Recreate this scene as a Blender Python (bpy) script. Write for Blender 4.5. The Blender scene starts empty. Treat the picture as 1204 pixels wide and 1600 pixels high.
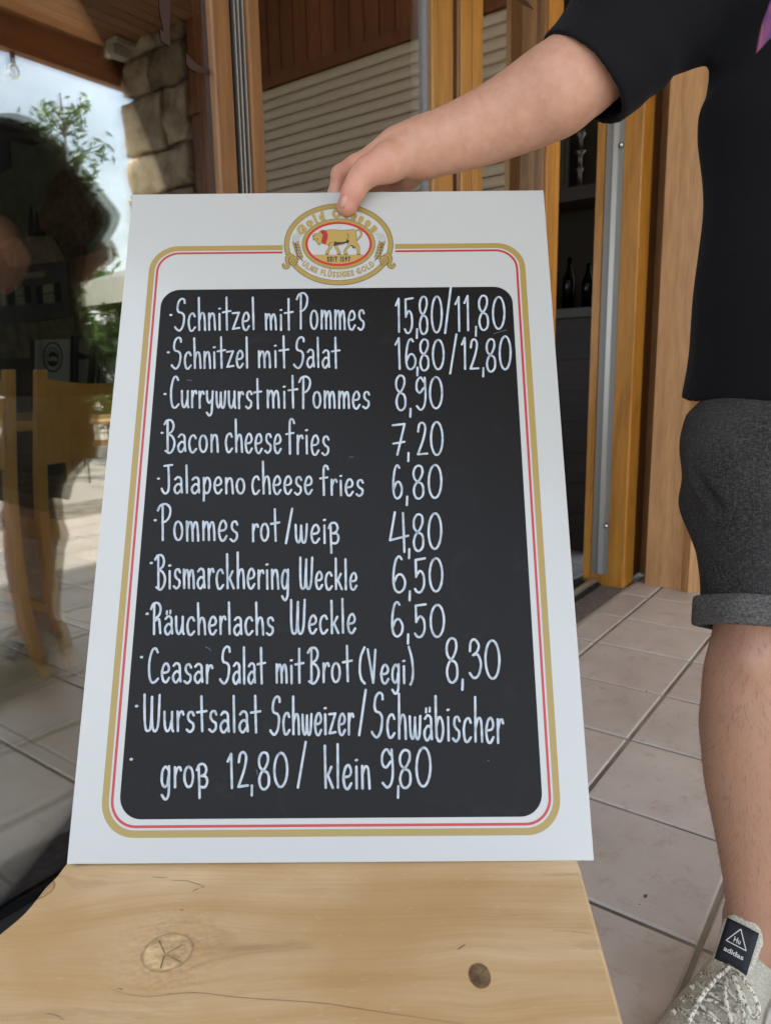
import bpy, bmesh, math, random
import numpy as np
from mathutils import Vector, Matrix, noise
from mathutils.geometry import tessellate_polygon
random.seed(7)
rng = np.random.default_rng(7)
S = 0.85                      # building unit -> metres (all coordinates below are in units of the camera height)
sc = bpy.context.scene

# ------------------------------------------------------------------ camera, sky, sun, exposure
M = np.array([[0.59048238, 0.15760206, 0.79151257],
              [-0.80687509, 0.09483676, 0.58305967],
              [-0.01682692, 0.98293824, -0.18316461]])
cam = bpy.data.cameras.new('camera')
cam_o = bpy.data.objects.new('camera', cam); sc.collection.objects.link(cam_o); sc.camera = cam_o
cam.sensor_fit = 'VERTICAL'; cam.sensor_height = 36.0; cam.lens = 1130 / 1600 * 36
cam.clip_start = 0.02; cam.clip_end = 500
mw = Matrix.Identity(4)
for i in range(3):
    mw[i][0] = M[i, 0]; mw[i][1] = M[i, 1]; mw[i][2] = -M[i, 2]
mw[0][3] = 0; mw[1][3] = 0; mw[2][3] = S
cam_o.matrix_world = mw
cam.dof.use_dof = True; cam.dof.focus_distance = 0.85; cam.dof.aperture_fstop = 9.0

world = bpy.data.worlds.new('World'); sc.world = world; world.use_nodes = True
wn = world.node_tree; bg = wn.nodes['Background']
SUN_EL, SUN_AZ = math.radians(61), math.radians(-98)    # azimuth measured from +X towards +Y (sun stands over the garden side)
sky = wn.nodes.new('ShaderNodeTexSky'); sky.sky_type = 'NISHITA'; sky.sun_disc = False
sky.sun_elevation = SUN_EL; sky.sun_rotation = math.pi / 2 - SUN_AZ
sky.air_density = 1.3; sky.dust_density = 2.5; sky.ozone_density = 1.5
cl = wn.nodes.new('ShaderNodeTexNoise'); cl.inputs['Scale'].default_value = 2.2; cl.inputs['Detail'].default_value = 6
cr = wn.nodes.new('ShaderNodeMapRange'); cr.inputs[1].default_value = .36; cr.inputs[2].default_value = .66; cr.inputs[4].default_value = .72
mx = wn.nodes.new('ShaderNodeMix'); mx.data_type = 'RGBA'
tcw = wn.nodes.new('ShaderNodeTexCoord'); mpw = wn.nodes.new('ShaderNodeMapping'); mpw.inputs['Scale'].default_value = (1, 1, 2.5)
wn.links.new(tcw.outputs['Generated'], mpw.inputs[0]); wn.links.new(mpw.outputs[0], cl.inputs['Vector'])
wn.links.new(cl.outputs['Fac'], cr.inputs[0]); wn.links.new(cr.outputs[0], mx.inputs[0])
wn.links.new(sky.outputs[0], mx.inputs[6]); mx.inputs[7].default_value = (13.2, 14.4, 16.0, 1)
wn.links.new(mx.outputs[2], bg.inputs[0]); bg.inputs[1].default_value = 0.15

sun = bpy.data.lights.new('sun', 'SUN'); sun.energy = 4.2; sun.angle = math.radians(0.6); sun.color = (1, .95, .87)
sun_o = bpy.data.objects.new('sun', sun); sc.collection.objects.link(sun_o)
sd = Vector((math.cos(SUN_EL) * math.cos(SUN_AZ), math.cos(SUN_EL) * math.sin(SUN_AZ), math.sin(SUN_EL)))
sun_o.rotation_euler = sd.to_track_quat('Z', 'Y').to_euler(); sun_o.location = (0, 0, 12)

sc.view_settings.view_transform = 'Standard'; sc.view_settings.look = 'None'
sc.view_settings.gamma = 1; sc.view_settings.use_curve_mapping = False
sc.view_settings.exposure = 0.84
sc.cycles.max_bounces = 12; sc.cycles.transparent_max_bounces = 24; sc.cycles.diffuse_bounces = 5; sc.cycles.glossy_bounces = 6
sc.cycles.use_denoising = True
sc.cycles.sample_clamp_indirect = 8

# ------------------------------------------------------------------ coordinates
f_, cx_, cy_ = 1130., 602., 800.
def W(px, py, d):
    """world point of the sight line (px, py) at optical depth d"""
    return M @ np.array([(px - cx_) / f_ * d, (cy_ - py) / f_ * d, d]) + np.array([0, 0, 1.])
def onX(px, py, X):
    r = M @ np.array([px - cx_, cy_ - py, f_]); return r * (X / r[0]) + np.array([0, 0, 1.])
def onY(px, py, Y):
    r = M @ np.array([px - cx_, cy_ - py, f_]); return r * (Y / r[1]) + np.array([0, 0, 1.])
def onZ(px, py, Z):
    r = M @ np.array([px - cx_, cy_ - py, f_]); return r * ((Z - 1) / r[2]) + np.array([0, 0, 1.])
G = 1.253                      # the plane of the glass

# ------------------------------------------------------------------ object helpers
COL = sc.collection.objects
def props(o, label=None, cat=None, group=None, kind=None):
    if label: o['label'] = label
    if cat: o['category'] = cat
    if group: o['group'] = group
    if kind: o['kind'] = kind
    return o
def root(name, base, label=None, cat=None, group=None, kind=None):
    o = bpy.data.objects.new(name, None); COL.link(o); o.location = base; o.empty_display_size = .05
    return props(o, label, cat, group, kind)
def base_of(p):
    v = Vector((0, 0, 0))
    while p is not None: v = v + p.location; p = p.parent
    return v
def make(name, verts, faces, mat, parent=None, smooth=False, base=None, mi=None, bevel=0, **kw):
    """verts in world coordinates"""
    b = base_of(parent) if parent is not None else Vector((0, 0, 0))
    own = Vector(base) if base is not None else Vector((0, 0, 0))
    if parent is not None and base is not None: own = own - b
    off = np.array(b + own)
    me = bpy.data.meshes.new(name)
    v = np.asarray(verts, float) - off
    me.from_pydata(v.tolist(), [], faces)
    mats = mat if isinstance(mat, (list, tuple)) else [mat]
    for m in mats: me.materials.append(m)
    if mi is not None: me.polygons.foreach_set('material_index', np.asarray(mi, 'i'))
    if smooth: me.polygons.foreach_set('use_smooth', [True] * len(me.polygons))
    me.update()
    o = bpy.data.objects.new(name, me); COL.link(o); o.parent = parent; o.location = own
    if bevel:
        md = o.modifiers.new('bevel', 'BEVEL'); md.width = bevel; md.segments = 2; md.limit_method = 'ANGLE'
    props(o, **kw); return o
class MB:
    def __init__(s): s.v = []; s.f = []
    def add(s, v, f):
        n = len(s.v); s.v += [tuple(p) for p in v]; s.f += [tuple(i + n for i in q) for q in f]; return s
    def box(s, a, b):
        x0, y0, z0 = a; x1, y1, z1 = b
        x0, x1 = min(x0, x1), max(x0, x1); y0, y1 = min(y0, y1), max(y0, y1); z0, z1 = min(z0, z1), max(z0, z1)
        return s.add([(x0, y0, z0), (x1, y0, z0), (x1, y1, z0), (x0, y1, z0), (x0, y0, z1), (x1, y0, z1), (x1, y1, z1), (x0, y1, z1)],
                     [(0, 3, 2, 1), (4, 5, 6, 7), (0, 1, 5, 4), (1, 2, 6, 5), (2, 3, 7, 6), (3, 0, 4, 7)])
    def prism(s, poly, d):
        """closed 3-D polygon extruded by vector d"""
        n = len(poly); p = [Vector(q) for q in poly]; d = Vector(d)
        tri = tessellate_polygon([p]); nn = len(s.v)
        s.v += [tuple(q) for q in p] + [tuple(q + d) for q in p]
        for t in tri: s.f.append(tuple(nn + i for i in t)); s.f.append(tuple(nn + n + i for i in reversed(t)))
        for i in range(n): j = (i + 1) % n; s.f.append((nn + i, nn + j, nn + n + j, nn + n + i))
        return s
    def tube(s, pts, r, seg=8, closed=False, cap=True):
        P = [Vector(p) for p in pts]; n = len(P); rr = r if hasattr(r, '__len__') else [r] * n
        base = len(s.v); up = None
        for i in range(n):
            if closed: t = P[(i + 1) % n] - P[i - 1]
            else: t = P[min(i + 1, n - 1)] - P[max(i - 1, 0)]
            t.normalize()
            if up is None:
                up = Vector((0, 0, 1)) if abs(t.z) < .9 else Vector((1, 0, 0))
            a = up - t * up.dot(t)
            if a.length < 1e-4: a = t.orthogonal()
            a.normalize(); b = t.cross(a); up = a
            for k in range(seg):
                an = 2 * math.pi * k / seg
                s.v.append(tuple(P[i] + (a * math.cos(an) + b * math.sin(an)) * rr[i]))
        for i in range(n if closed else n - 1):
            for k in range(seg):
                a0 = base + i * seg + k; a1 = base + i * seg + (k + 1) % seg
                j = (i + 1) % n; b0 = base + j * seg + k; b1 = base + j * seg + (k + 1) % seg
                s.f.append((a0, a1, b1, b0))
        if cap and not closed:
            s.f.append(tuple(base + k for k in reversed(range(seg))))
            s.f.append(tuple(base + (n - 1) * seg + k for k in range(seg)))
        return s
    def lathe(s, prof, c, seg=20):
        base = len(s.v); c = Vector(c)
        for (r, z) in prof:
            for k in range(seg):
                an = 2 * math.pi * k / seg; s.v.append((c.x + r * math.cos(an), c.y + r * math.sin(an), c.z + z))
        for i in range(len(prof) - 1):
            for k in range(seg):
                s.f.append((base + i * seg + k, base + i * seg + (k + 1) % seg, base + (i + 1) * seg + (k + 1) % seg, base + (i + 1) * seg + k))
        return s
    def build(s, name, mat, parent=None, **kw): return make(name, s.v, s.f, mat, parent, **kw)
def catmull(P, n=6, closed=False):
    P = [np.array(p, float) for p in P]; m = len(P)
    if m < 3 and not closed: return P
    out = []
    for i in range(m if closed else m - 1):
        p0 = P[i - 1] if (closed or i > 0) else 2 * P[0] - P[1]
        p1 = P[i]; p2 = P[(i + 1) % m]
        p3 = P[(i + 2) % m] if (closed or i + 2 < m) else 2 * P[m - 1] - P[m - 2]
        for k in range(n):
            t = k / n
            out.append(.5 * ((2 * p1) + (-p0 + p2) * t + (2 * p0 - 5 * p1 + 4 * p2 - p3) * t * t + (-p0 + 3 * p1 - 3 * p2 + p3) * t ** 3))
    if not closed: out.append(P[-1])
    return out

# ------------------------------------------------------------------ materials
def mat(name, col, rough=.5, metal=0, spec=.5):
    m = bpy.data.materials.new(name); m.use_nodes = True
    p = m.node_tree.nodes['Principled BSDF']
    p.inputs['Base Color'].default_value = (*col, 1); p.inputs['Roughness'].default_value = rough
    p.inputs['Metallic'].default_value = metal; p.inputs['Specular IOR Level'].default_value = spec
    return m
def N(m, t, **kw):
    n = m.node_tree.nodes.new(t)
    for k, v in kw.items():
        if k in ('data_type', 'operation', 'blend_type', 'wave_type', 'bands_direction', 'feature', 'attribute_name', 'rings_direction', 'distance'): setattr(n, k, v)
        else: n.inputs[k.replace('_', ' ')].default_value = v
    return n
def L(m, a, b): m.node_tree.links.new(a, b)
def P_(m): return m.node_tree.nodes['Principled BSDF']
def coords(m, scale=(1, 1, 1), rot=(0, 0, 0)):
    tc = N(m, 'ShaderNodeTexCoord'); mp = N(m, 'ShaderNodeMapping'); mp.inputs['Scale'].default_value = scale
    mp.inputs['Rotation'].default_value = rot; L(m, tc.outputs['Object'], mp.inputs[0]); return mp.outputs[0]
def ramp(m, fac, stops):
    r = N(m, 'ShaderNodeValToRGB'); e = r.color_ramp.elements
    while len(e) < len(stops): e.new(.5)
    for i, (p, c) in enumerate(stops): e[i].position = p; e[i].color = (*c, 1)
    L(m, fac, r.inputs[0]); return r.outputs[0]
def bump(m, h, strength=.2, dist=.002, prev=None):
    b = N(m, 'ShaderNodeBump', Strength=strength); b.inputs['Distance'].default_value = dist; L(m, h, b.inputs['Height'])
    if prev: L(m, prev, b.inputs['Normal'])
    L(m, b.outputs[0], P_(m).inputs['Normal']); return b.outputs[0]
def mixc(m, fac, a, b, mode='MIX'):
    x = N(m, 'ShaderNodeMix', data_type='RGBA', blend_type=mode)
    for i, s in ((0, fac), (6, a), (7, b)):
        if hasattr(s, 'links') or hasattr(s, 'is_linked'): L(m, s, x.inputs[i])
        elif isinstance(s, tuple): x.inputs[i].default_value = (*s, 1)
        else: x.inputs[i].default_value = s
    return x.outputs[2]
def wood(name, c1, c2, axis='Z', rough=.45, scale=1., vary=.25, coat=0., grain=.35):
    m = mat(name, c1, rough)
    sc_ = {'X': (1.2, 14, 14), 'Y': (14, 1.2, 14), 'Z': (14, 14, 1.2)}[axis]
    v = coords(m, tuple(s * scale for s in sc_))
    oi = N(m, 'ShaderNodeObjectInfo')
    va = N(m, 'ShaderNodeVectorMath', operation='ADD'); L(m, v, va.inputs[0])
    mu = N(m, 'ShaderNodeVectorMath', operation='SCALE'); mu.inputs[0].default_value = (37, 21, 53); L(m, oi.outputs['Random'], mu.inputs['Scale'])
    L(m, mu.outputs[0], va.inputs[1])
    n1 = N(m, 'ShaderNodeTexNoise', Scale=1.3, Detail=6., Roughness=.6, Distortion=.8); L(m, va.outputs[0], n1.inputs['Vector'])
    n2 = N(m, 'ShaderNodeTexNoise', Scale=7., Detail=4., Roughness=.7); L(m, va.outputs[0], n2.inputs['Vector'])
    c = ramp(m, n1.outputs['Fac'], [(.3, c2), (.52, c1), (.72, tuple(min(1, x * 1.25) for x in c1))])
    c = mixc(m, grain, c, ramp(m, n2.outputs['Fac'], [(.35, tuple(x * .55 for x in c2)), (.6, c1)]))
    hv = N(m, 'ShaderNodeHueSaturation'); L(m, c, hv.inputs['Color'])
    mr = N(m, 'ShaderNodeMapRange'); L(m, oi.outputs['Random'], mr.inputs[0]); mr.inputs[3].default_value = 1 - vary; mr.inputs[4].default_value = 1 + vary * .6
    L(m, mr.outputs[0], hv.inputs['Value']); L(m, hv.outputs[0], P_(m).inputs['Base Color'])
    bump(m, n2.outputs['Fac'], .15, .002)
    P_(m).inputs['Coat Weight'].default_value = coat; P_(m).inputs['Coat Roughness'].default_value = .2
    return m

m_orange = wood('orange_varnished_wood', (.50, .225, .030), (.31, .125, .014), 'Z', .38, coat=.25, vary=.12)
m_frame = wood('aged_brown_wood', (.25, .115, .036), (.14, .062, .02), 'Z', .42, coat=.2, vary=.12)
m_midframe = wood('orange_brown_wood', (.42, .20, .035), (.25, .11, .02), 'Z', .4, coat=.2, vary=.1)
m_panel = wood('pine_panel_wood', (.62, .36, .16), (.48, .25, .095), 'Z', .42, coat=.15, vary=.1)
m_wallwood = wood('red_brown_wood', (.36, .14, .055), (.24, .085, .032), 'Z', .5, vary=.25)
m_ceilwood = wood('ceiling_wood', (.50, .26, .13), (.36, .17, .08), 'X', .5, vary=.2)
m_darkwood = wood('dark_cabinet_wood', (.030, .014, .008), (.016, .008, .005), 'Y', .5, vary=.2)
m_chair = wood('beech_chair_wood', (.66, .36, .09), (.54, .27, .06), 'Z', .4, coat=.15, vary=.05, grain=.2)
m_rail = wood('rail_wood', (.62, .40, .18), (.46, .26, .1), 'X', .5)
m_alu = mat('aluminium', (.62, .62, .58), .38, .85)
m_aludark = mat('weathered_aluminium', (.28, .28, .27), .5, .6)
m_spacer = mat('grey_spacer', (.22, .21, .18), .6)
v = coords(m_spacer, (1, 1, 1)); w_ = N(m_spacer, 'ShaderNodeTexWave', Scale=42., wave_type='BANDS', bands_direction='Z'); L(m_spacer, v, w_.inputs['Vector'])
L(m_spacer, ramp(m_spacer, w_.outputs['Fac'], [(.3, (.12, .115, .10)), (.6, (.30, .28, .24))]), P_(m_spacer).inputs['Base Color'])
m_rubber = mat('black_rubber', (.012, .012, .012), .6)
m_steel = mat('steel', (.6, .6, .6), .25, 1)
m_blackmetal = mat('black_metal', (.015, .015, .017), .4, .3)

# floor tile
m_tile = mat('beige_ceramic_tile', (.42, .36, .32), .42)
v = coords(m_tile, (1, 1, 1)); oi = N(m_tile, 'ShaderNodeObjectInfo')
va = N(m_tile, 'ShaderNodeVectorMath', operation='ADD'); L(m_tile, v, va.inputs[0])
mu = N(m_tile, 'ShaderNodeVectorMath', operation='SCALE'); mu.inputs[0].default_value = (17, 31, 5); L(m_tile, oi.outputs['Random'], mu.inputs['Scale']); L(m_tile, mu.outputs[0], va.inputs[1])
n1 = N(m_tile, 'ShaderNodeTexNoise', Scale=7., Detail=8., Roughness=.62); L(m_tile, va.outputs[0], n1.inputs['Vector'])
n2 = N(m_tile, 'ShaderNodeTexNoise', Scale=85., Detail=3.); L(m_tile, va.outputs[0], n2.inputs['Vector'])
n3 = N(m_tile, 'ShaderNodeTexNoise', Scale=22., Detail=6., Roughness=.75); L(m_tile, va.outputs[0], n3.inputs['Vector'])
c = ramp(m_tile, n1.outputs['Fac'], [(.3, (.55, .505, .455)), (.5, (.63, .585, .54)), (.72, (.69, .645, .60))])
c = mixc(m_tile, ramp(m_tile, n3.outputs['Fac'], [(.55, (0, 0, 0)), (.72, (.6, .6, .6))]), c, (.36, .29, .23))
c = mixc(m_tile, ramp(m_tile, n2.outputs['Fac'], [(.70, (0, 0, 0)), (.76, (.7, .7, .7))]), c, (.16, .13, .11))
hv = N(m_tile, 'ShaderNodeHueSaturation'); L(m_tile, c, hv.inputs['Color'])
mr = N(m_tile, 'ShaderNodeMapRange'); L(m_tile, oi.outputs['Random'], mr.inputs[0]); mr.inputs[3].default_value = .88; mr.inputs[4].default_value = 1.06
L(m_tile, mr.outputs[0], hv.inputs['Value']); L(m_tile, hv.outputs[0], P_(m_tile).inputs['Base Color'])
rr = N(m_tile, 'ShaderNodeMapRange'); L(m_tile, n1.outputs['Fac'], rr.inputs[0]); rr.inputs[3].default_value = .28; rr.inputs[4].default_value = .55; L(m_tile, rr.outputs[0], P_(m_tile).inputs['Roughness'])
bump(m_tile, n3.outputs['Fac'], .12, .002)
m_grout = mat('grout', (.15, .13, .10), .9)
v = coords(m_grout); n1 = N(m_grout, 'ShaderNodeTexNoise', Scale=9., Detail=5.); L(m_grout, v, n1.inputs['Vector'])
L(m_grout, ramp(m_grout, n1.outputs['Fac'], [(.35, (.15, .13, .10)), (.65, (.33, .30, .24))]), P_(m_grout).inputs['Base Color'])
m_sill = mat('grey_stone_sill', (.16, .15, .14), .55)
v = coords(m_sill); n1 = N(m_sill, 'ShaderNodeTexNoise', Scale=60., Detail=6.); L(m_sill, v, n1.inputs['Vector'])
L(m_sill, ramp(m_sill, n1.outputs['Fac'], [(.35, (.12, .11, .10)), (.65, (.21, .19, .175))]), P_(m_sill).inputs['Base Color'])

# stone
m_stone = mat('sandstone', (.3, .24, .16), .85)
v = coords(m_stone); oi = N(m_stone, 'ShaderNodeObjectInfo')
va = N(m_stone, 'ShaderNodeVectorMath', operation='ADD'); L(m_stone, v, va.inputs[0])
mu = N(m_stone, 'ShaderNodeVectorMath', operation='SCALE'); mu.inputs[0].default_value = (7, 13, 5); L(m_stone, oi.outputs['Random'], mu.inputs['Scale']); L(m_stone, mu.outputs[0], va.inputs[1])
n1 = N(m_stone, 'ShaderNodeTexNoise', Scale=5., Detail=9., Roughness=.7); L(m_stone, va.outputs[0], n1.inputs['Vector'])
c = ramp(m_stone, n1.outputs['Fac'], [(.33, (.20, .13, .07)), (.5, (.50, .40, .27)), (.66, (.66, .56, .40))])
hv = N(m_stone, 'ShaderNodeHueSaturation'); L(m_stone, c, hv.inputs['Color'])
mr = N(m_stone, 'ShaderNodeMapRange'); L(m_stone, oi.outputs['Random'], mr.inputs[0]); mr.inputs[3].default_value = .65; mr.inputs[4].default_value = 1.25
L(m_stone, mr.outputs[0], hv.inputs['Value']); L(m_stone, hv.outputs[0], P_(m_stone).inputs['Base Color']); bump(m_stone, n1.outputs['Fac'], .7, .02)
m_mortar = mat('mortar', (.36, .33, .27), .95)

# glass
def glass(name, tint, refl=1.0):
    m = bpy.data.materials.new(name); m.use_nodes = True; nt = m.node_tree; nt.nodes.clear()
    o = nt.nodes.new('ShaderNodeOutputMaterial'); mx = nt.nodes.new('ShaderNodeMixShader'); t = nt.nodes.new('ShaderNodeBsdfTransparent'); g = nt.nodes.new('ShaderNodeBsdfGlossy')
    fr = nt.nodes.new('ShaderNodeFresnel'); fr.inputs[0].default_value = 1.52
    mt = nt.nodes.new('ShaderNodeMath'); mt.operation = 'MULTIPLY'; mt.inputs[1].default_value = refl; mt.use_clamp = True
    t.inputs[0].default_value = (*tint, 1); g.inputs[0].default_value = (1, 1, 1, 1); g.inputs['Roughness'].default_value = 0.0
    nt.links.new(fr.outputs[0], mt.inputs[0]); nt.links.new(mt.outputs[0], mx.inputs[0]); nt.links.new(t.outputs[0], mx.inputs[1]); nt.links.new(g.outputs[0], mx.inputs[2]); nt.links.new(mx.outputs[0], o.inputs[0])
    return m
m_glass = glass('window_glass', (.95, .95, .91), 2.9)

# ------------------------------------------------------------------ floors
def tile_slab(X0, Y0, X1, Y1, z, name, parent):
    b = .004; mb = MB()
    mb.v = [(X0, Y0, z - .012), (X1, Y0, z - .012), (X1, Y1, z - .012), (X0, Y1, z - .012),
            (X0, Y0, z - b), (X1, Y0, z - b), (X1, Y1, z - b), (X0, Y1, z - b),
            (X0 + b, Y0 + b, z), (X1 - b, Y0 + b, z), (X1 - b, Y1 - b, z), (X0 + b, Y1 - b, z)]
    mb.f = [(8, 9, 10, 11)] + [(4 + i, 4 + (i + 1) % 4, 8 + (i + 1) % 4, 8 + i) for i in range(4)] + [(i, (i + 1) % 4, 4 + (i + 1) % 4, 4 + i) for i in range(4)]
    return mb.build(name, m_tile, parent)
PX, PY, OX, OY = .336, .342, 1.220, .226
m_ground = mat('gravel_lawn_ground', (.2, .2, .12), .95)
v = coords(m_ground); n1 = N(m_ground, 'ShaderNodeTexNoise', Scale=.35, Detail=8.); L(m_ground, v, n1.inputs['Vector'])
L(m_ground, ramp(m_ground, n1.outputs['Fac'], [(.38, (.07, .12, .03)), (.46, (.42, .39, .34))]), P_(m_ground).inputs['Base Color'])
make('ground', [(-200, -200, -.03), (200, -200, -.03), (200, 200, -.03), (-200, 200, -.03)], [(0, 1, 2, 3)], m_ground, kind='structure')
flo = MB().box((-2.5, -3.2, -.028), (4.4, 1.035, -.0045)).build('floor', m_grout, kind='structure')
g = .0052
for i in range(-6, 10):
    for j in range(-8, 3):
        x0 = OX + PX * i; y0 = OY + PY * j
        if x0 < -1.5 or x0 + PX > 4.42: continue
        y1 = min(y0 + PY, 1.035)
        if y1 - y0 < .05: continue
        zz = random.uniform(-.0008, .0008)
        tile_slab(x0 + g, y0 + g, x0 + PX - g, y1 - (g if y1 < 1.03 else .001), zz, 'tile', flo)
ifl = MB().box((-2.5, 1.30, -.028), (4.3, 9.2, -.0045)).build('interior_floor', m_grout, kind='structure')
for i in range(-3, 9):
    for j in range(3, 17):
        x0 = OX + .05 + PX * i; y0 = OY + .05 + PY * j
        tile_slab(x0 + g, max(y0 + g, 1.30), min(x0 + PX - g, 4.28), y0 + PY - g, random.uniform(-.0008, .0008), 'tile', ifl)
MB().box((-2.5, 1.041, -.03), (3.34, 1.155, .004)).build('sill', m_sill, kind='structure', bevel=.003)
MB().box((-2.5, 1.035, -.02), (3.6, 1.041, -.001)).build('joint', mat('pale_sealant', (.5, .46, .33), .7), kind='structure')

V = []; F = []
for i in range(150):
    x, y_ = random.uniform(.9, 3.3), random.uniform(-.4, 1.0)
    if i < 4: x, y_ = [floor_pt[0] for floor_pt in (onZ(1008, 1401, 0), onZ(998, 1414, 0), onZ(1014, 1418, 0), onZ(985, 1068, 0))][i], [q_[1] for q_ in (onZ(1008, 1401, 0), onZ(998, 1414, 0), onZ(1014, 1418, 0), onZ(985, 1068, 0))][i]
    r_ = random.uniform(.0008, .0022) if i else .0045; a_0 = random.uniform(0, 6); k = len(V)
    for j in range(5): V.append((x + r_ * math.cos(a_0 + j * 1.26) * 1.4, y_ + r_ * math.sin(a_0 + j * 1.26) * random.uniform(.5, 1), .0014))
    V.append((x, y_, .0028)); F += [(k + j, k + (j + 1) % 5, k + 5) for j in range(5)]
make('floor_crumbs', V, F, mat('brown_crumbs', (.10, .07, .045), .9), label='tiny brown crumbs and grit scattered over the beige tiles', cat='crumbs', kind='stuff')
# ------------------------------------------------------------------ roof over the terrace
ZC = 3.53
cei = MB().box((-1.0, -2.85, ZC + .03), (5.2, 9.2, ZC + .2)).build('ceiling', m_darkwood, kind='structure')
y = -2.80
while y < 1.15:
    MB().box((-.98, y, ZC), (4.3, y + .108, ZC + .028)).build('ceiling_plank', m_ceilwood, cei); y += .116
for x in (1.0, 2.6, 4.0):
    MB().box((x, -2.8, ZC - .016), (x + .06, 1.1, ZC - .002)).build('cross_batten', m_ceilwood, cei)
MB().box((-1.0, -2.93, 3.30), (5.2, -2.85, ZC + .25)).build('fascia', wood('fascia_wood', (.34, .15, .075), (.24, .10, .05), 'X'), cei)
# ------------------------------------------------------------------ wing wall with planks, roller shutter, stone pillar
XW = 3.80
wal = MB().box((XW + .02, -2.0, 0), (XW + .22, .78, ZC + .03)).build('wing_wall', m_darkwood)
props(wal, 'red-brown plank wall around the roller shutter, standing at right angles to the glass front', 'wall')
y = -1.98
while y < .76:
    MB().box((XW - .004, y, 2.97), (XW + .016, min(y + .108, .78), ZC)).build('plank', m_wallwood, wal)
    MB().box((XW - .004, y, 0.0), (XW + .016, min(y + .108, .78), .30)).build('plank', m_wallwood, wal)
    y += .114
MB().box((XW - .03, -1.98, 2.895), (XW + .016, .78, 2.965)).build('lintel', m_wallwood, wal)
for (a, b) in ((.70, .78), (-1.36, -1.28)):
    MB().box((XW - .02, a, .30), (XW + .016, b, 2.895)).build('jamb', m_panel, wal)
y = -1.98
while y < -1.38:
    MB().box((XW - .004, y, .30), (XW + .016, y + .108, 2.895)).build('plank', m_wallwood, wal); y += .114
m_shut = mat('cream_shutter_slat', (.84, .74, .57), .5)
sh = root('roller_shutter', (XW - .03, -.3, .30), 'cream roller shutter closed over the wing wall window, seen mirrored in the glass', 'shutter')
z = .33; k = 0
while z < 2.86:
    pr = [(XW - .006, z), (XW - .018, z + .004), (XW - .028, z + .018), (XW - .029, z + .038), (XW - .02, z + .054), (XW - .006, z + .059)]
    MB().prism([(x, -1.275, zz) for x, zz in pr], (0, 1.97, 0)).build('slat', m_shut, sh); z += .0625; k += 1
MB().box((XW - .035, -1.275, .30), (XW - .004, .695, .328)).build('end_bar', m_aludark, sh)

pil = root('stone_pillar', (4.0, -2.4, 0), 'rough sandstone pillar carrying the terrace roof edge', 'pillar')
MB().box((XW + .05, -2.72, 0), (XW + .55, -2.05, ZC)).build('core', m_mortar, pil)
def stone(a, b, par, seed):
    bm = bmesh.new(); bmesh.ops.create_cube(bm, size=1)
    bmesh.ops.subdivide_edges(bm, edges=bm.edges[:], cuts=7, use_grid_fill=True)
    c = (np.array(a) + np.array(b)) / 2; s = np.abs(np.array(b) - np.array(a))
    V = []
    for vv in bm.verts:
        p = np.array(vv.co); q = p * 2
        r = np.sign(q) * np.abs(q); m_ = np.abs(q).max(); 
        ln = np.sqrt((q ** 2).sum()); q = q * (1 - .035 * max(0, ln - 1))
        w = c + q / 2 * s
        nz = noise.noise_vector(Vector(w * 6 + seed)) * .03 + noise.noise_vector(Vector(w * 16 + seed)) * .018
        V.append(w + np.array(nz))
    F = [tuple(x.index for x in fc.verts) for fc in bm.faces]; bm.free()
    return make('stone', V, F, m_stone, par, smooth=True)
z = 0.0; k = 0
while z < ZC - .05:
    h = [.36, .30, .42, .28, .38, .33][k % 6]; h = min(h, ZC - z)
    sp = [-2.35, -2.48, None, -2.28, -2.42][k % 5]
    e0 = -2.77 + [.0, .04, -.03, .02][k % 4]
    segs = [(e0, -2.0)] if sp is None else [(e0, sp), (sp + .02, -2.0)]
    for (ya, yb) in segs: stone((XW - .03, ya, z + .012), (XW + .6, yb, z + h - .012), pil, k * 3.1 + ya)
    z += h; k += 1

# lamp sensor on the ceiling, string light
m_cream = mat('cream_plastic', (.75, .70, .58), .4)
fl = root('security_lamp', (3.7, -2.62, ZC - .1), 'cream security lamp under the ceiling beside the stone pillar', 'lamp')
MB().box((3.62, -2.70, ZC - .05), (3.80, -2.56, ZC - .002)).build('housing', m_cream, fl, bevel=.008)
MB().box((3.60, -2.68, ZC - .13), (3.74, -2.58, ZC - .052)).build('lamp_head', m_cream, fl, bevel=.012)
pb = onZ(88, 100, 3.28); bl = root('string_light_bulb', (pb[0], 2 * G - pb[1], 3.25), 'small clear string light bulb hanging from the roof edge', 'light bulb')
by = -2.90; bx = 3.0
MB().tube([(bx, by, 3.30), (bx, by, 3.23)], .018, 10).build('socket', m_rubber, bl)
MB().lathe([(.012, 0), (.03, -.02), (.042, -.05), (.036, -.085), (.012, -.105), (.001, -.107)], (bx, by, 3.23), 14).build('bulb', glass('bulb_glass', (.93, .95, .97), 2.5), bl, smooth=True)

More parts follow.
